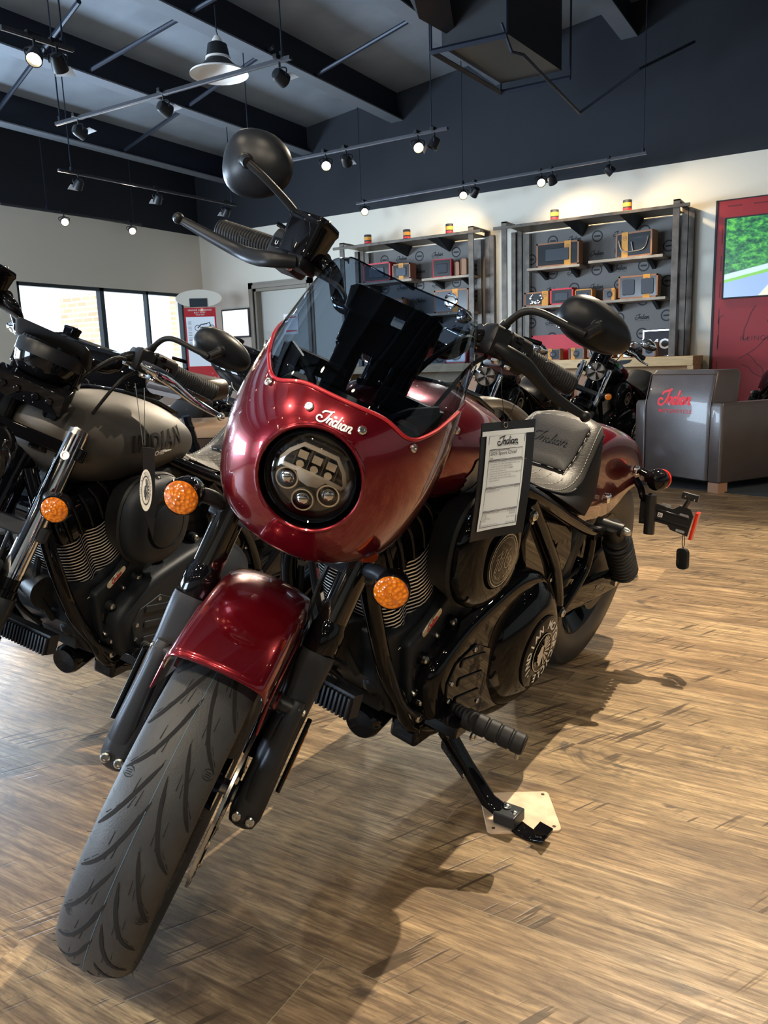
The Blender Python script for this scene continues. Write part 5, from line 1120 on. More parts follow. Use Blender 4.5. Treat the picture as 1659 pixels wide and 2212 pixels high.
m = M(X); hb_ = V((1.3298,0.5524,0.9715)); m.tube([tp(.44, .03, .002), hb_+V((0, 0, -.05)), hb_], .0007, 5, 1, sm=False).tube([tp(.46, .03, .002), hb_+V((.015, -.03, -.05)), hb_+V((.008, -.012, 0))], .0007, 5, 1, sm=False); build('tag_string', m, K['mblack'], tg)
tag(tg, 'white price sheet in a black holder hanging from the red motorcycle handlebar', 'price tag')
# kickstand pad
pd = [V((1.4913,0.6799,0)), V((1.5694,0.5479,0)), V((1.4392,0.4658,0)), V((1.3574,0.5988,0))]; c = sum(pd, V())/4; ex = (pd[1]-pd[0]).normalized(); ey = (pd[0]-pd[3]); ey = (ey-ex*ey.dot(ex)).normalized(); c.z = 0
e = empty('kickstand_pad', c); K['pad'] = mat('raw_hide_pad', (.62, .47, .33), .6, bump=.3, bscale=60, var=.22, vscale=25)
m = M(); m.loft([rrect((0, 0, z), ex, ey, .078-k, .076-k, .012, 4) for z, k in ((0, 0), (.004, 0), (.005, .001))]); build('pad_plate', m, K['pad'], e)
m = M()
for sx in (-1, 1):
    for sy in (-1, 1): m.lathe(ex*sx*.064+ey*sy*.062+V((0, 0, .0052)), (0, 0, 1), [(.004, 0), (.004, .0004), (0, .0004)], 12)
build('pad_holes', m, K['brown'], e); tag(e, 'square tan leather pad on the floor under the kickstand of the red motorcycle', 'pad')

# ================= grey motorcycle on the left =================
O2 = dict(paint='grey', steer=rad(33.5), logo='block', covers='case', tubes='chrome', collar=False, lever='chrome', indz=.085, ftop=.665, label='matte grey motorcycle with chrome fork tubes at the left edge of the photo')
gry = chief('motorcycle', O2); pose(gry, 2.32895, 1.93773, 185.5761, -13.2037); X2 = O2['XS']
def nacelle(root, XX, c, r, mk='gblack', tilt=.0, star=False):
    c = V(c); ax = V((1, 0, tilt)).normalized(); m = M(XX); m.lathe(c, ax, [(.0, -.13), (r*.45, -.12), (r*.8, -.09), (r*.98, -.04), (r, .0), (r*.99, .008), (r*.9, .01)], 40, False); h = build('headlight', m, K[mk], root, 50)
    m = M(XX); m.lathe(c, ax, [(r*.9, .004), (r*.6, -.02), (0, -.04)], 32, False); rf = build('headlight_reflector', m, K['enamel'] if star else K['refl'], h)
    if star:
        m = M(XX)
        for k in range(5):
            a = 2*pi*k/5+.3; q = lambda rr, aa: c+ax*.0+YY*(rr*cos(aa))+V((0, 0, rr*sin(aa)))
            m.add([q(r*.88, a-.22), q(r*.88, a+.22), q(r*.1, a+.6), q(r*.1, a-.6)], [(0, 1, 2, 3)])
        build('headlight_fins', m, K['mblack'], rf, 0)
    m = M(XX); m.lathe(c, ax, [(r*.91, .006), (r*.6, .016), (0, .02)], 32, False); build('headlight_lens', m, K['lens'], h, 60); return h
nacelle(gry, X2, (1.47, -.02, .87), .070)
# round speedometer pod above the clamps
m = M(X2); pc = V((1.235, .0, 1.075)); ax = V((-.35, 0, 1)).normalized(); m.lathe(pc, ax, [(.02, -.075), (.05, -.07), (.066, -.05), (.072, -.02)], 40, False); sp_ = build('speedometer', m, K['gblack'], gry, 50)
build('speedometer_band', M(X2).lathe(pc, ax, [(.0725, -.03), (.0735, -.005), (.071, .0)], 40, False), K['steel'] if 0 else K['mirror'], sp_)
build('speedometer_face', M(X2).lathe(pc, ax, [(.070, -.001), (.069, .006), (0, .008)], 40, False), K['gblack'], sp_)
m = M(X2); m.box((1.30, 0, .99), (.05, .16, .05)); 
for y in (-.05, -.02, .02, .05): m.cyl((1.325, y, .99), (1.33, y, .99), .009, n=6)
build('riser_clamp', m, K['gblack'], gry, bev=.006)
m = M(X2)
for y in (-.118, .118): m.lathe(fk(.612, y, .034), FW, [(.010, 0), (.010, .006), (.006, .006), (.005, .003)], 12)
build('clamp_bolts', m, K['bolt'], gry)
ti = V((1.2019,1.3399,0.8127)); c = V((1.1985,1.343,0.7144)); t2 = empty('hang_tag', c); X = Matrix.Translation(-c); sx = V(cR)
m = M(X); P_ = [V((1.1946,1.3464,0.8133)), V((1.2268,1.3443,0.8067)), V((1.2061,1.3362,0.6713)), V((1.1906,1.3367,0.6051)), V((1.1744,1.3376,0.6769))]; m.rings([P_, [q+V((-.003, -.003, 0)) for q in P_]]); hc = build('tag_card', m, K['card'], t2, 0)
m = M(X); cc = V((1.1783,1.3275,0.7205)); mp = lambda x, y: cc+V(cR)*x*.30+V(cU)*y+V((-.006, -.004, 0)); m.add([mp(.046*cos(2*pi*i/28), .046*sin(2*pi*i/28)) for i in range(28)], [tuple(range(28))]); rd = build('round_seal', m, K['cream'], t2, 0)
m = M(X); mp2 = lambda x, y: mp(x, y)+V((-.001, -.0007, 0)); m.ribbon([(.031*cos(2*pi*i/28), .031*sin(2*pi*i/28)) for i in range(29)], .003, mp2, 0)
for i, ch in enumerate('INDIAN MOTORCYCLE'):
    a = rad(200-i*13.5)
    if ch != ' ': m.text(ch, lambda x, y, a=a: mp2((.034+y)*cos(a)+x*sin(a), (.034+y)*sin(a)-x*cos(a)), .010)
headdress(m, mp2, .052); build('seal_print', m, K['ink'], rd, 0)
hs = V((1.2452,1.4085,0.9508)); m = M(X); m.tube([V((1.1956,1.3456,0.8163)), hs], .0008, 5, 1, sm=False).tube([V((1.1985,1.343,0.8161)), V((1.2596,1.3957,0.9396))], .0008, 5, 1, sm=False); build('tag_string', m, K['steel'], t2)
tag(t2, 'black hang tag with a round cream seal dangling from the grey motorcycle handlebar', 'tag')

# ================= motorcycles further back =================
def place_by(root, L, Wd, head, lean, XX=None):
    L = (XX @ V(L)) if XX is not None else V(L); Rm = Matrix.Rotation(rad(head), 4, 'Z') @ Matrix.Rotation(rad(lean), 4, 'X'); q = Rm @ L; pose(root, Wd[0]-q.x, Wd[1]-q.y, head, lean)
O3 = dict(paint='gblack', steer=rad(30), covers='gblack', tubes='chrome', collar=False, lever='chrome', detail=False, mirrork='chrome', label='black motorcycle with a star-pattern headlight just left of the brown armchair')
b4 = chief('motorcycle', O3); nacelle(b4, O3['XS'], (1.50, 0, .90), .082, star=True); place_by(b4, (1.50, 0, .88), (6.4382,1.8548,0.813), 170, -11, O3['XS'])
b3 = copy_tree(b4); place_by(b3, (1.50, 0, .88), (5.6748,2.4974,0.7935), 176, -11, O3['XS']); b3['label'] = 'black motorcycle with a star-pattern headlight right beside the smoked windscreen edge'
b6 = copy_tree(b4); place_by(b6, (1.45, .18, .73), (7.3981,0.1676,0.5609), 195, -11, O3['XS']); b6['label'] = 'black motorcycle barely entering at the right edge beyond the armchair'
O4 = dict(paint='gblack', steer=rad(20), covers='gblack', tubes='chrome', collar=False, lever='chrome', detail=False, mirrork='chrome', mirrors=False, label='black touring motorcycle with a big fairing, directly behind the grey motorcycle')
b1 = chief('motorcycle', O4); nacelle(b1, O4['XS'], (1.52, 0, .90), .085, 'chrome')
def batwing(root, XX, glassk=True):
    m = M(XX); rows = [(.80, 1.46, 1.34, .10), (.86, 1.53, 1.30, .22), (.93, 1.56, 1.24, .33), (1.0, 1.55, 1.20, .38), (1.07, 1.50, 1.18, .36), (1.13, 1.43, 1.20, .28), (1.165, 1.38, 1.24, .17)]
    m.rings([[V((xe+(xf-xe)*abs(cos(t*pi/2))**.8, w*sin(t*pi/2), z)) for t in [-1+2*i/24 for i in range(25)]] for z, xf, xe, w in rows]+[[V((1.22+.0*i, (.16 if 1 else 0)*sin((-1+2*i/24)*pi/2), 1.15)) for i in range(25)]], False, False); f = build('touring_fairing', m, K['gblack'], root, 60, solid=.004)
    if glassk:
        m = M(XX); m.rings([[V((x-.05*(1-cos(t*pi/2)), w*t, z)) for t in [-1+2*i/16 for i in range(17)]] for z, x, w in ((1.13, 1.42, .20), (1.2, 1.38, .19), (1.28, 1.33, .14), (1.33, 1.29, .07))], False, False); build('windshield', m, K['clear'], f, 60)
    m = M(XX)
    for sg in (-1, 1): m.cyl((1.40, sg*.25, .80), (1.40, sg*.25, .85), .012).lathe((1.40, sg*.25, .80), (1, 0, 0), [(.03, -.04), (.045, 0), (.045, .03), (.03, .035)], 20)
    build('driving_lamps', m, K['chrome'], f)
    m = M(XX)
    for sg in (-1, 1): m.tube([(1.22, sg*.34, 1.05), (1.20, sg*.42, 1.08)], .006, 8, 1, sm=False).ball((1.20, sg*.46, 1.085), (.02, .055, .032), 12)
    build('fairing_mirrors', m, K['chrome'], f)
    return f
def saddlebag(root, X_):
    for sg in (-1, 1):
        m = M(X_); m.loft([rrect((x, sg*y, .52), YY, V((0, 0, 1)), w, h, .04, 4) for x, y, w, h in ((.32, .24, .06, .12), (.28, .24, .08, .15), (-.25, .24, .08, .15), (-.32, .24, .06, .11))]); s = build('saddlebag', m, K['brown'], root, 45)
        m = M(X_); m.loft([rrect((x, sg*y, .675), YY, V((0, 0, 1)), w, .022, .018, 3) for x, y, w in ((.33, .24, .06), (.29, .24, .085), (-.26, .24, .085), (-.33, .24, .06))]); l = build('saddlebag_lid', m, K['cream'] if sg > 0 else K['tan'], s, 45)
        m = M(X_); script(m, lambda x, y: V((-.0+x*-1, sg*.3255, .670+y)), .07, .13); build('lid_script', m, K['ink'], l, 0)
batwing(b1, O4['XS'], False); place_by(b1, (1.52, 0, 1.0), (2.505,3.3087,1.0492), 189, -12, O4['XS'])
b2 = copy_tree(b1); O5 = None
for ch in kids(b2):
    if ch.name.startswith('touring_fairing'):
        m = M(O4['XS']); m.rings([[V((x-.05*(1-cos(t*pi/2)), w*t, z)) for t in [-1+2*i/16 for i in range(17)]] for z, x, w in ((1.13, 1.42, .20), (1.2, 1.38, .19), (1.28, 1.33, .14), (1.33, 1.29, .07))], False, False); build('windshield', m, K['clear'], ch, 60)
    if ch.name.startswith('headlight'): pass
place_by(b2, (1.52, 0, 1.0), (4.8347,4.1935,1.0464), 190, -12, O4['XS']); b2['label'] = 'black touring motorcycle with clear windshield between the grey mirror and red fairing'
for bk in (b1,): saddlebag(bk, Matrix.Identity(4))
c = V((2.6546,2.6486,0.894)); 
m = M(); m.loft([rrect((x, 0, z), YY, V((0, 0, 1)), w, h, .04, 4) for x, z, w, h in ((.18, .0, .10, .03), (.12, .01, .15, .05), (-.10, .01, .15, .05), (-.17, .0, .11, .03))]);
cs = build('seat_cushion', m, K['brown'], smooth=45); cs.location = c; cs.rotation_euler = (rad(-12), 0, rad(190)); tag(cs, 'brown leather passenger seat on the rack behind the grey motorcycle mirror', 'seat')
tc = empty('tan_case', (2.5901,2.5002,0.6743)); tc.rotation_euler = (rad(-8), 0, rad(120))
m = M(); m.loft([rrect((0, y, z), V((1, 0, 0)), YY, a, b, .03, 4) for z, y, a, b in ((-.30, 0, .13, .09), (-.27, 0, .15, .10), (.02, 0, .16, .11))]); build('case_body', m, K['brown'], tc, 45)
m = M(); m.loft([rrect((0, 0, z), V((1, 0, 0)), YY, a, b, .03, 4) for z, a, b in ((.025, .165, .115), (.055, .165, .115), (.07, .15, .10))]); lid = build('case_lid', m, K['tan'], tc, 45)
m = M(); script(m, lambda x, y: V((x, -.1165, .040+y)), .06, .13); build('case_script', m, K['ink'], lid, 0); tag(tc, 'dark brown case with a tan lid standing behind the grey motorcycle lever', 'case')
O6 = dict(paint='grey', steer=rad(10), covers='gblack', tubes='chrome', collar=False, detail=False, mirrors=False)
# bronze-grey bobbed fender of a further motorcycle
ff_ = empty('motorcycle', (3.5717,1.5663,0.6874)); K['bronze'] = mat('bronze_metallic', (.16, .13, .10), .3, .8, .8); m = M(); R = []
for k in range(20):
    a = rad(20+130*k/19); R.append([V((.36*cos(a)*(1-.05*abs(u)**2), .10*u, .36*sin(a)*(1-.10*abs(u)**3)-.36)) for u in [-1+2*i/14 for i in range(15)]])
m.rings(R, False, False); q = build('rear_fender', m, K['bronze'], ff_, 60, solid=.004); build('tail_lamp', M().lathe((.30, 0, -.20), (1, 0, .4), [(.03, 0), (.03, .02), (0, .025)], 20), K['redlens'], ff_)
m = M(); m.lathe((0, 0, -.46), YY, [(.22, -.07), (.31, -.08), (.335, -.04), (.335, .04), (.31, .08), (.22, .07)], 48, False).lathe((0, 0, -.46), YY, [(.22, -.06), (.20, 0), (.22, .06)], 48, False); build('tyre', m, K['rubber'], ff_, 50)
m = M(); m.loft([rrect((x, 0, z), YY, V((0, 0, 1)), w, h, .04, 4) for x, z, w, h in ((-.2, -.04, .11, .03), (-.4, -.10, .13, .04), (-.6, -.06, .09, .03))]); build('seat', m, K['vinyl'], ff_, 45)
m = M(); m.tube([(0, .11, -.46), (-.3, .12, -.40), (-.7, .10, -.5), (-1.3, .08, -.60), (-1.5, 0, .0)], .02, 8, 4).tube([(0, -.11, -.46), (-.3, -.12, -.40), (-.7, -.10, -.5), (-1.3, -.08, -.60), (-1.5, 0, .0)], .02, 8, 4).bb((-.6, -.1, -.6), (-1.1, .1, -.2)); build('frame', m, K['gblack'], ff_)
m = M(); m.lathe((-1.6, 0, -.46), YY, [(.22, -.05), (.31, -.06), (.335, -.03), (.335, .03), (.31, .06), (.22, .05)], 48, False); build('tyre', m, K['rubber'], ff_, 50)
ff_.rotation_euler = (rad(8), 0, rad(-28)); z0 = ff_.location.z; ff_.location.z = .795
tag(ff_, 'motorcycle with a bronze rear fender and small red tail lamp, behind the red tank', 'motorcycle')
# ================= armchair, mat, shelves, panel =================
cn = [V((6.1354,1.3577,0)), V((5.9498,0.8241,0))]; ex = V((-.55, -.835, 0)).normalized(); ey = V((.835, -.55, 0)).normalized()
e = empty('armchair', V((6.02, 1.12, 0))+ey*.0); e.rotation_euler = (0, 0, math.atan2(ex.y, ex.x)); Wc = .82
m = M(); m.loft([rrect((0, y, z), V((1, 0, 0)), YY, a, b, .03, 4) for z, y, a, b in ((.07, .12, .30, .13), (.08, .12, .31, .14), (.60, .12, .31, .14), (.82, .16, .305, .13), (.85, .165, .29, .115))]); bk = build('backrest', m, K['sofa'], e, 45)
for sg in (-1, 1):
    m = M(); m.loft([rrect((sg*.36, .46, z), V((1, 0, 0)), YY, a, b, .02, 4) for z, a, b in ((.07, .045, .47), (.08, .055, .48), (.60, .055, .48), (.625, .045, .47))]); build('armrest', m, K['sofa'], e, 45)
    for yy in (.03, .88): build('foot', M().bb((sg*.36-.045, yy-.045, 0), (sg*.36+.045, yy+.045, .07)), K['kside'], e, smooth=0)
build('seat_cushion', M().loft([rrect((0, .6, z), V((1, 0, 0)), YY, a, b, .04, 4) for z, a, b in ((.08, .30, .33), (.40, .30, .33), (.43, .28, .31))]), K['sofa'], e, 45)
m = M()
def cmap(x, y): z = .62+y; return V((x, -.0215+(z-.60)/.22*.05*(1 if z > .6 else .0), z))
script(m, lambda x, y: cmap(x-.02, y+.035), .325, .16); m.text('MOTORCYCLE', lambda x, y: cmap(x-.01, y-.075), .038, space=1.35, bold=.0006); build('backrest_embroidery', m, K['redink'], bk, 0, solid=.0)
m = M()
for sg in (-1, 1): m.tube([(sg*.308, -.018, .08), (sg*.308, -.018, .60), (sg*.303, .032, .82)], .004, 6, 1, sm=False)
m.tube([(-.30, .03, .82), (.30, .03, .82)], .004, 6, 1, sm=False); build('backrest_piping', m, K['brown'], bk)
tag(e, 'dark brown leather armchair seen from behind with red script on its back', 'armchair')
mp_ = [V((6.0081,1.4496,0)), V((5.9015,0.9634,0)), V((5.7163,0.3534,0)), V((9.0, -.8, 0)), V((9.0, 1.5, 0))]
o = build('floor_mat', M().rings([[q+V((0, 0, h)) for q in mp_] for h in (.0, .006)]), K['mat'], smooth=0); tag(o, 'dark grey carpet mat under the brown armchair', 'mat')
def fabric():
    m = mat('backdrop_grey', (.17, .16, .15), .75); return m
K['backdrop'] = fabric(); K['backink'] = mat('backdrop_ink', (.035, .035, .04), .8)
def shelf_unit(y0, y1, lab, boards):
    """y0<y1 along the right wall"""
    u = empty('display_shelf', (9.3, (y0+y1)/2, .94)); X = Matrix.Translation((-9.3, -(y0+y1)/2, -.94)); m = M(X); xf, xb, w, t = 9.02, 9.53, .07, .02
    for y in (y0, y1-t-.03):
        m.bb((xf, y, .94), (xf+t, y+w, 2.56)).bb((xb-t, y, .94), (xb, y+w, 2.56)).bb((xf, y, 2.54), (xb, y+w, 2.56))
    for y in (y0+.12, y1-.14): m.bb((xb-.08, y-.03, .94), (xb-.06, y+.03, 2.46))
    for y in (y0-.07, y1+.02): m.bb((xb-.05, y, .94), (xb, y+.06, 2.50))
    m.bb((xf-.01, y0-.10, 2.475), (xf+.01, y1+.12, 2.51)); build('steel_frame', m, K['rust'], u, smooth=0, bev=.004)
    k = mat('perforated_steel', (.30, .24, .16), .4, .7); t_ = NT(k); v = t_.n('TexVoronoi', {'Scale': 55, 'Vector': t_.n('TexCoord').outputs['Object'], 'Randomness': 0.0}); t_.l(t_.ramp(v.outputs['Distance'], (.32, (.01, .01, .01)), (.38, (.42, .34, .22))), t_.b.inputs['Base Color'])
    build('mesh_top_shelf', M(X).bb((xf+.02, y0+.07, 2.485), (xb-.02, y1-.07, 2.505)), k, u, smooth=0)
    m = M(X)
    for y in (y0+.62, y0+1.25): m.add([(xf, y-.14, 2.482), (xf, y+.02, 2.482), (xb-.02, y+.02, 2.482), (xb-.02, y-.14, 2.482), (xb-.02, y-.06, 2.36)], [(0, 1, 2, 3), (0, 3, 4), (0, 4, 1), (1, 4, 2), (2, 4, 3)])
    build('shelf_brackets', m, K['mblack'], u, smooth=0)
    bp = build('printed_backdrop', M(X).bb((xb-.012, y0+.06, .95), (xb-.002, y1-.06, 2.47)), K['backdrop'], u, smooth=0); m = M(X); xx = xb-.0125
    r = 0; z = 1.02
    while z < 2.42:
        y = y0+.2+(.27 if r % 2 else 0)
        while y < y1-.15:
            mp = lambda a, b, y=y, z=z: V((xx, y-a, z+b))
            m.ribbon([(.058*cos(pi*i/8), .058*sin(pi*i/8)) for i in range(17)], .016, mp, 0).ribbon([(-.036, 0), (.036, 0)], .02, mp, 0)
            y2 = y+.27
            if y2 < y1-.2: script(m, lambda a, b, y2=y2, z=z: V((xx, y2-a, z+b)), .17, .16); m.text('MOTORCYCLE', lambda a, b, y2=y2, z=z: V((xx, y2-a, z-.05+b)), .02, space=1.2)
            y += .54
        z += .19; r += 1
    build('backdrop_print', m, K['backink'], bp, 0)
    tag(u, lab, 'shelf', 'steel display shelves on the right wall')
    for a, b, z, lb in boards:
        o = empty('shelf_board', (9.36, (a+b)/2, z)); build('board', M().bb((-.19, (a-b)/2, -.03), (.155, (b-a)/2, 0)), K['gwood'], o, smooth=0, bev=.003); m = M()
        for s in (-.3, .3): yy = s*(b-a); m.add([(.16, yy-.02, -.03), (-.14, yy-.02, -.03), (.16, yy-.02, -.12), (.16, yy+.02, -.03), (-.14, yy+.02, -.03), (.16, yy+.02, -.12)], [(0, 1, 2), (3, 5, 4), (0, 3, 4, 1), (1, 4, 5, 2), (2, 5, 3, 0)])
        build('board_brackets', m, K['mblack'], o, smooth=0); tag(o, lb, 'shelf board', 'grey shelf boards on the backdrop')
shelf_unit(1.73, 3.72, 'raw steel display shelf with printed backdrop, right-hand unit next to the red panel', [(2.84, 3.48, 2.02, 'upper left shelf board of the right-hand display'), (1.92, 2.74, 2.04, 'upper right shelf board of the right-hand display'), (2.62, 3.54, 1.58, 'middle left shelf board of the right-hand display'), (1.88, 2.60, 1.59, 'middle right shelf board of the right-hand display')])
shelf_unit(4.10, 6.03, 'raw steel display shelf with printed backdrop, left-hand unit behind the windscreen', [(4.22, 4.90, 2.02, 'upper right shelf board of the left-hand display'), (5.05, 5.90, 2.04, 'upper left shelf board of the left-hand display'), (4.22, 4.95, 1.58, 'middle right shelf board of the left-hand display'), (5.0, 5.9, 1.58, 'middle left shelf board of the left-hand display')])
ct = empty('display_counter', (9.22, 3.85, 0)); X = Matrix.Translation((-9.22, -3.85, 0))
build('counter_top', M(X).bb((8.90, 1.52, .84), (9.53, 6.15, .94)), K['lwood'], ct, smooth=0, bev=.004)
m = M(X)
for y in (1.52, 3.75, 6.09): m.bb((8.92, y, 0), (9.48, y+.06, .84))
m.bb((9.44, 1.52, 0), (9.48, 6.15, .84)).bb((8.94, 1.52, .12), (9.46, 6.15, .16)).bb((8.94, 1.52, .46), (9.46, 6.15, .49)); build('counter_frame', m, K['lwood'], ct, smooth=0)
m = M(X); mpp = lambda a, b: V((8.8985, 2.28-a, .885+b)); m.add([mpp(-.13, -.035), mpp(-.08, .0), mpp(0, .03), mpp(.13, .035), mpp(.10, .0), mpp(.03, -.02)], [(0, 1, 2, 3, 4, 5)]); build('counter_inlay', m, K['mblack'], ct, 0)
tag(ct, 'long light oak counter with open shelves below the steel displays', 'counter')
def carton(lab, y0, y1, z0, z1, x=9.20, depth=.16, kind='kraft', band=None, turn=0, content=None, group='boxed parts on the display shelves', name='parts_box'):
    w, h = abs(y1-y0), z1-z0; b = empty(name, (x+depth/2, (y0+y1)/2, z0), rad(turn)); fr = K['kraft'] if kind == 'kraft' else K['redbox'] if kind == 'red' else K['orange']; sd = K['kside'] if kind == 'kraft' else fr; t = .018 if w > .25 else .01
    m = M(); m.mat(1).bb((-depth/2+.004, -w/2, 0), (depth/2, w/2, h)); m.mat(0).bb((-depth/2, -w/2, 0), (-depth/2+.004, -w/2+t, h)).bb((-depth/2, w/2-t, 0), (-depth/2+.004, w/2, h)).bb((-depth/2, -w/2, 0), (-depth/2+.004, w/2, t)).bb((-depth/2, -w/2, h-t), (-depth/2+.004, w/2, h)); build('carton', m, [fr, sd], b, smooth=0)
    if content != 'none':
        wn = build('box_window', M().bb((-depth/2+.001, -w/2+t, t), (-depth/2+.003, w/2-t, h-t)), K['dkwin'], b, smooth=0)
        m = M(); X_ = -depth/2-.001
        if content == 'lamp': m.lathe((X_, 0, h/2), (-1, 0, 0), [(h*.36, 0), (h*.34, .004), (h*.2, .006), (0, .006)], 28)
        elif content == 'chrome':
            random.seed(int(y0*1000))
            for i in range(14): m.ball((X_-.004, random.uniform(-w*.33, w*.33), random.uniform(h*.22, h*.78)), (.008, .02, .02), 8)
        elif content == 'pair':
            for s in (-1, 1): m.loft([rrect((X_-k, s*w*.24, h/2), YY, V((0, 0, 1)), w*.16-q, h*.34-q, .02, 3) for k, q in ((0, 0), (.008, .004))])
        elif content == 'bars': m.tube([(X_-.01, -w*.4, h*.75), (X_-.01, -w*.3, h*.3), (X_-.01, 0, h*.22), (X_-.01, w*.3, h*.3), (X_-.01, w*.4, h*.7)], .008, 8, 4).tube([(X_-.01, 0, h*.25), (X_-.01, w*.05, h*.6)], .008, 8, 1, sm=False)
        elif content == 'round': m.lathe((X_, 0, h/2), (-1, 0, 0), [(h*.28, 0), (h*.28, .006), (h*.18, .008), (h*.16, .002), (0, .002)], 20)
        else: m.loft([rrect((X_-k, 0, h*.48), YY, V((0, 0, 1)), w*.28-q, h*.26-q, .01, 3) for k, q in ((0, 0), (.008, .004))])
        build('boxed_part', m, K['chrome'] if content in ('chrome', 'lamp') else K['steel'] if content == 'bars' else K['satin'], wn)
    if band is not None:
        bw = min(.075, w*.26); q = build('paper_band', M().bb((-depth/2-.004, band*w-bw/2, -.001), (depth/2+.001, band*w+bw/2, h+.003)), K['orange'], b, smooth=0); m = M(); mp = lambda a, c_: V((-depth/2-.0048, band*w-a, h*.78+c_)); m.ribbon([(bw*.3*cos(pi*i/8), bw*.3*sin(pi*i/8)) for i in range(17)], bw*.08, mp, 0).ribbon([(-bw*.2, 0), (bw*.2, 0)], bw*.15, mp, 0); build('band_print', m, K['kraft'], q, 0)
    tag(b, lab, 'box', group); return b
carton('large kraft box with dark window, upper left board of the right display', 2.86, 3.37, 2.02, 2.29, kind='kraft', band=-.24, content='lamp2')
carton('large turned kraft box showing bent bars, upper right board of right display', 2.02, 2.44, 2.04, 2.31, band=.24, turn=-10, content='bars')
carton('large kraft box showing two square parts, middle right board of right display', 1.97, 2.40, 1.59, 1.84, band=-.22, content='pair')
carton('kraft box of chrome parts, left end of middle board, right display', 3.22, 3.52, 1.58, 1.745, band=-.36, content='chrome')
carton('red windowed box on the middle left board of the right display', 2.92, 3.20, 1.58, 1.765, kind='red', content='other')
carton('small orange box right of the red box on the middle left board', 2.70, 2.90, 1.58, 1.735, kind='orange', content='other')
carton('small kraft box beside the two-part box on the middle right board', 2.43, 2.57, 1.59, 1.72, band=-.3, content='round')
carton('big red panel box on the counter behind the small kraft boxes', 2.78, 3.48, .94, 1.24, x=9.34, depth=.1, kind='red', content='none')
for i, (a, b, lb) in enumerate(((3.22, 3.40, 'first'), (3.02, 3.20, 'second'), (2.74, 2.92, 'third'), (2.20, 2.36, 'fifth'))): carton('small kraft box, %s from the left on the counter below right display' % lb, a, b, .94, 1.07 if i < 3 else 1.12, x=9.05, depth=.12, band=.2, content='round')
carton('pale box with a fan of chrome strips, fourth on the counter below the right display', 2.40, 2.70, .94, 1.08, x=9.05, depth=.12, content='bars')
carton('narrow kraft box in front of the lettered frame on the counter', 1.93, 2.07, .94, 1.10, x=9.0, depth=.12, content='round')
# framed letters
s = empty('lettered_sign', (9.30, 1.98, .94)); build('sign_frame', M().bb((-.02, -.155, 0), (0, .155, .30)), K['chrome'], s, smooth=0, bev=.004); q = build('sign_board', M().bb((-.024, -.14, .015), (-.018, .14, .285)), K['ink'], s, smooth=0); build('sign_letters', M().text('IMC', lambda a, b: V((-.0255, -a, .09+b)), .15, bold=.004), K['white'], q, 0); tag(s, 'chrome-framed sign with large white letters on the counter at the right end', 'sign')
# left-hand display
carton('red box with a small script on its side, upper right board of the left display', 4.52, 4.76, 2.02, 2.24, kind='red', content='other', turn=14)
carton('thin kraft box standing beside the red box on the left display', 4.28, 4.36, 2.02, 2.22, content='none'); carton('slim brown box next to the red box on the left display', 4.38, 4.44, 2.02, 2.19, content='none')
carton('large kraft box with a lamp in its window on the left display', 4.26, 4.74, 1.58, 1.86, band=-.12, content='lamp')
carton('red box at the left end of the upper board, seen partly through the windscreen', 5.38, 5.80, 2.04, 2.28, kind='red', content='other')
carton('orange-banded kraft box right of the red box, upper left board of the left display', 5.08, 5.35, 2.04, 2.24, band=0, content='other')
carton('kraft box on the middle left board seen through the windscreen', 5.2, 5.6, 1.58, 1.80, band=.2, content='round')
carton('white and red box on the counter under the left display', 4.30, 4.60, .94, 1.18, kind='red', content='lamp')
for i, (a, k) in enumerate(((1.75, 'red'), (2.15, 'kraft'), (2.55, 'kraft'), (2.95, 'red'), (3.3, 'red'), (4.0, 'kraft'), (4.4, 'kraft'))): carton('%s stock box under the counter, %s from the right' % (('plain red' if k == 'red' else 'plain kraft'), ('first', 'second', 'third', 'fourth', 'fifth', 'sixth', 'seventh')[i]), a, a+.28, .49, .70+.03*(i % 3), x=9.0, depth=.3, kind=k, content='none', group='stock boxes under the counter')
# oil cans on the mesh shelves
def can():
    c_ = empty('oil_can'); build('can_body', M().lathe((0, 0, 0), (0, 0, 1), [(.0, 0), (.047, 0), (.048, .004), (.048, .134), (.045, .138), (.0, .136)], 28), K['ink'], c_); m = M().mat(0).lathe((0, 0, 0), (0, 0, 1), [(.0486, .066), (.0486, .108)], 28, False).mat(1).lathe((0, 0, 0), (0, 0, 1), [(.0487, .030), (.0487, .050)], 28, False); build('can_label', m, [K['orange'], K['redink']], c_)
    tag(c_, None, 'can', 'oil cans on top of the display shelves'); return c_
oc = can(); CN = [((9.18,2.316,2.5437), 'right-hand can on top of the right display'), ((9.18,3.1437,2.5442), 'left-hand can on top of the right display'), ((9.18,4.4955,2.5447), 'rightmost can on top of the left display'), ((9.18,5.1045,2.5378), 'middle can on top of the left display'), ((9.18,5.6953,2.5421), 'leftmost can on top of the left display')]
for i, (p, lb) in enumerate(CN):
    c_ = oc if i == 0 else copy_tree(oc); c_.location = (p[0], p[1], 2.506); c_['label'] = 'black, orange and red oil can, '+lb
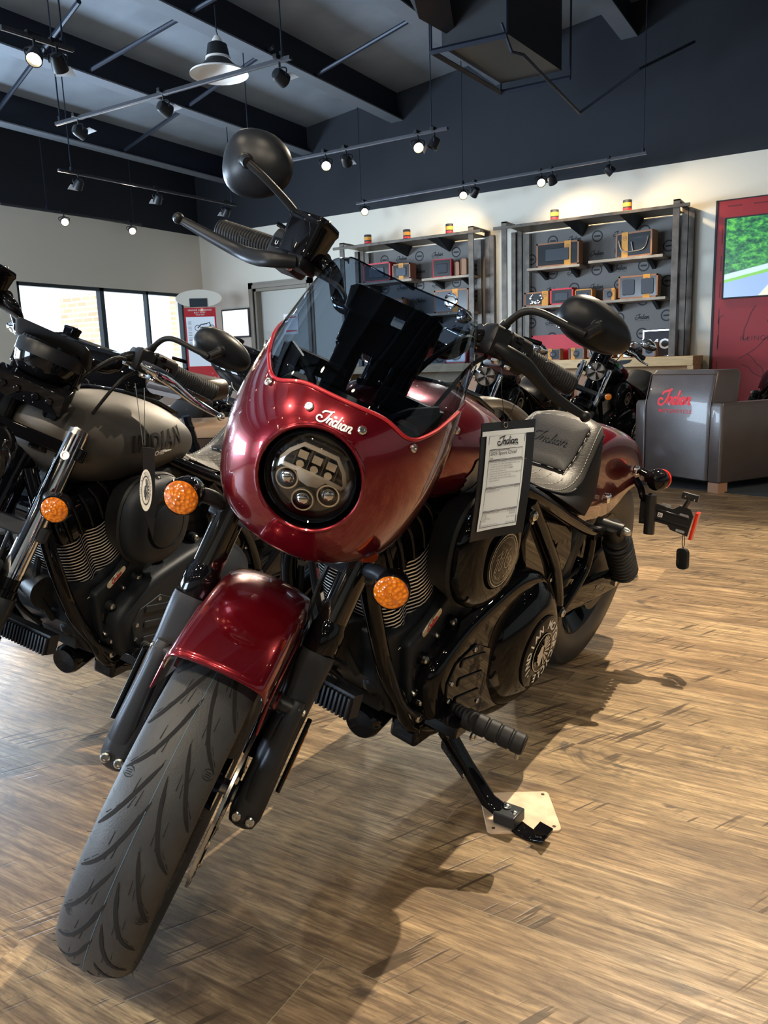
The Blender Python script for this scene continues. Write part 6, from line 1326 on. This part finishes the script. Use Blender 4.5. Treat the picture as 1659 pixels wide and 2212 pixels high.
# red map panel with the screen
rp_ = empty('red_map_panel', (9.5, .65, 0)); X = Matrix.Translation((-9.5, -.65, 0))
build('panel', M(X).bb((9.44, -.2, 0), (9.54, 1.42, 2.55)), K['panelred'], rp_, smooth=0); build('panel_edge', M(X).bb((9.43, 1.42, 0), (9.545, 1.44, 2.555)).bb((9.43, -.2, 2.55), (9.545, 1.44, 2.56)), K['ink'], rp_, smooth=0)
m = M(X); mp = lambda a, b: V((9.4385, 1.42-a, b)); random.seed(11)
m.text('ILLINOIS', lambda x, y: mp(.28+x, 1.08+y), .075, align='LEFT', space=1.15)
for k in range(9):
    x, y = random.uniform(.08, .7), random.uniform(.35, 1.4); P_ = [(x, y)]
    dx, dy = random.uniform(-.05, .07), random.uniform(-.09, -.02)
    for i in range(8): dx += random.uniform(-.035, .035); dy += random.uniform(-.035, .03); x = min(1.2, max(.06, x+dx)); y = max(.2, y+dy); P_.append((x, y))
    m.ribbon(P_, .009, mp, 3)
for i in range(8): m.ribbon([(.055, .15+.28*i), (.055, .15+.28*i+.16)], .012, mp, 0); m.ribbon([(.1+.25*i, 2.49), (.1+.25*i+.14, 2.49)], .012, mp, 0)
build('panel_map_lines', m, K['darkred'], rp_, 0); tag(rp_, 'tall red wall panel with a dark road map at the right edge', 'wall panel')
def screen():
    m = bpy.data.materials.new('race_screen'); m.use_nodes = True; t = NT(m); b = t.b; b.inputs['Base Color'].default_value = (0, 0, 0, 1); b.inputs['Roughness'].default_value = .25
    s = t.n('SeparateXYZ', {0: t.n('TexCoord').outputs['Generated']}); y, z = t.math('SUBTRACT', 1, s.outputs[1]), s.outputs[2]
    n = t.n('TexNoise', {'Vector': t.n('TexCoord').outputs['Generated'], 'Scale': 14, 'Detail': 6, 'Roughness': .7}).outputs[0]
    tree = t.ramp(n, (.38, (.005, .035, .03)), (.5, (.02, .16, .05)), (.62, (.10, .42, .06)))
    zz = t.math('SUBTRACT', z, t.math('MULTIPLY', y, .34)); zn = t.math('ADD', zz, t.math('MULTIPLY', n, .02))
    c = t.mix(t.ramp(zn, (.30, 0), (.31, 1)), (.42, .55, .58), tree); c = t.mix(t.ramp(zn, (.235, 1), (.24, 0)), c, (.16, .42, .07)); c = t.mix(t.ramp(zn, (.195, 1), (.20, 0)), c, (.22, .33, .60))
    yy = t.math('SUBTRACT', y, t.math('MULTIPLY', z, .5)); c = t.mix(t.math('MULTIPLY', t.ramp(yy, (.24, 0), (.25, 1)), t.ramp(z, (.15, 1), (.155, 0))), c, (.60, .72, .45))
    t.l(c, b.inputs['Emission Color']); b.inputs['Emission Strength'].default_value = .95; return m
tv = empty('wall_screen', (9.395, .62, 1.95)); build('screen_bezel', M().bb((0, -.72, -.42), (.03, .72, .42)), K['ink'], tv, smooth=0); build('screen_picture', M().bb((-.003, -.70, -.405), (.0, .70, .405)), screen(), tv, smooth=0); tag(tv, 'wall screen showing a green hillside beside a race track, mounted on the red panel', 'screen')
# framed whiteboard left of the doorway
w = empty('framed_board', (9.53, 8.38, 1.66)); build('board_frame', M().bb((-.02, -.28, -.22), (.02, .28, .22)), K['duct'], w, smooth=0, bev=.003); build('board_sheet', M().bb((-.024, -.255, -.195), (-.019, .255, .195)), K['board'], w, smooth=0); tag(w, 'bright white board in a thin grey frame on the wall between window and doorway', 'board')
# banner stand
bn = empty('banner_stand', (8.98, 8.45, 0)); f0, f1 = V((8.74, 8.62, 0)), V((9.20, 8.28, 0)); f0, f1 = V((8.5404,8.5,1.2344)), V((8.8297,8.15,1.22)); f0.z = f1.z = 0; exb = (f1-f0).normalized(); X = Matrix.Translation((-8.98, -8.45, 0)); bz = lambda u, z, w_=0: f0+(f1-f0)*u+V((0, 0, z))+V((-exb.y*-1, -exb.x, 0))*-w_
nb = V((exb.y, -exb.x, 0)); nb = nb if nb.dot(V((-1, -1, 0))) > 0 else -nb; bz = lambda u, z, w_=0: f0+(f1-f0)*u+V((0, 0, z))+nb*w_
bw = (f1-f0).length
m = M(X); m.rings([[bz(0, .05, d), bz(1, .05, d), bz(1, 1.86, d), bz(0, 1.86, d)] for d in (0, -.01)]); bb_ = build('banner', m, K['redsolid'], bn, 0)
m = M(X); m.add([bz(.05, 1.02, .002), bz(.95, 1.02, .002), bz(.95, 1.73, .002), bz(.05, 1.73, .002)], [(0, 1, 2, 3)]); build('banner_sheet', m, K['paper'], bb_, 0)
m = M(X); tb = lambda u, z: (lambda x, y: bz(u+x/bw, z+y, .004)); m.text('GENUINE ACCESSORIES', tb(.5, 1.815), .032).text('BUILT TO FIT', tb(.5, 1.78), .028).text('YOUR RIDE', tb(.5, 1.75), .024)
m.text('MOTORCYCLE', lambda x, y: bz(.86-y/bw, .52+x, .004), .085, space=1.3, bold=.002); script(m, lambda x, y: bz(.5-y/bw, .52+x, .004), .62, .13); build('banner_lettering', m, K['white'], bb_, 0)
m = M(X); mp = lambda x, y: bz(.62+x/bw, 1.60+y, .004)
for cx_ in (-.10, .10): m.ribbon([(cx_+.04*cos(pi*i/8), -.03+.04*sin(pi*i/8)) for i in range(17)], .008, mp, 0)
m.ribbon([(-.10, -.03), (-.05, .02), (.03, .03), (.07, .05), (.10, -.03)], .014, mp, 0).ribbon([(-.05, -.03), (.05, -.03)], .03, mp, 0)
mp = lambda x, y: bz(.6+x/bw, 1.42+y, .004); m.ribbon([(0, .08), (0, -.03)], .02, mp, 0).ribbon([(-.05, -.03), (0, .02), (.05, -.03)], .012, mp, 0); mp = lambda x, y: bz(.6+x/bw, 1.27+y, .004); m.ribbon([(-.12, 0), (0, .012), (.12, 0)], .02, mp, 0)
for i in range(6):
    for j in range(3): m.ribbon([(.0, 0), (.05, 0)], .005, lambda x, y, i=i, j=j: bz(.10+x/bw, 1.66-.075*i-.02*j+y, .004), 0)
build('banner_drawings', m, K['ink'], bb_, 0)
m = M(X); oc_ = bz(.5, 1.99, -.004); m.rings([[oc_+exb*(.33*cos(2*pi*i/32))+V((0, 0, .125*sin(2*pi*i/32)))+nb*d for i in range(32)] for d in (0, -.012)]); build('oval_header', m, K['wall'], bn, 0); build('dark_header_box', M(X).rings([[bz(.2, 1.87, d), bz(.75, 1.87, d), bz(.75, 1.99, d), bz(.2, 1.99, d)] for d in (.01, .0)]), K['frame'], bn, 0)
build('banner_foot', M(X).rings([[bz(-.1, z, .15), bz(1.1, z, .15), bz(1.1, z, -.15), bz(-.1, z, -.15)] for z in (0, .05)]), K['steel'], bn, 0)
tag(bn, 'red upright banner with drawings and an oval top in the far corner', 'banner')
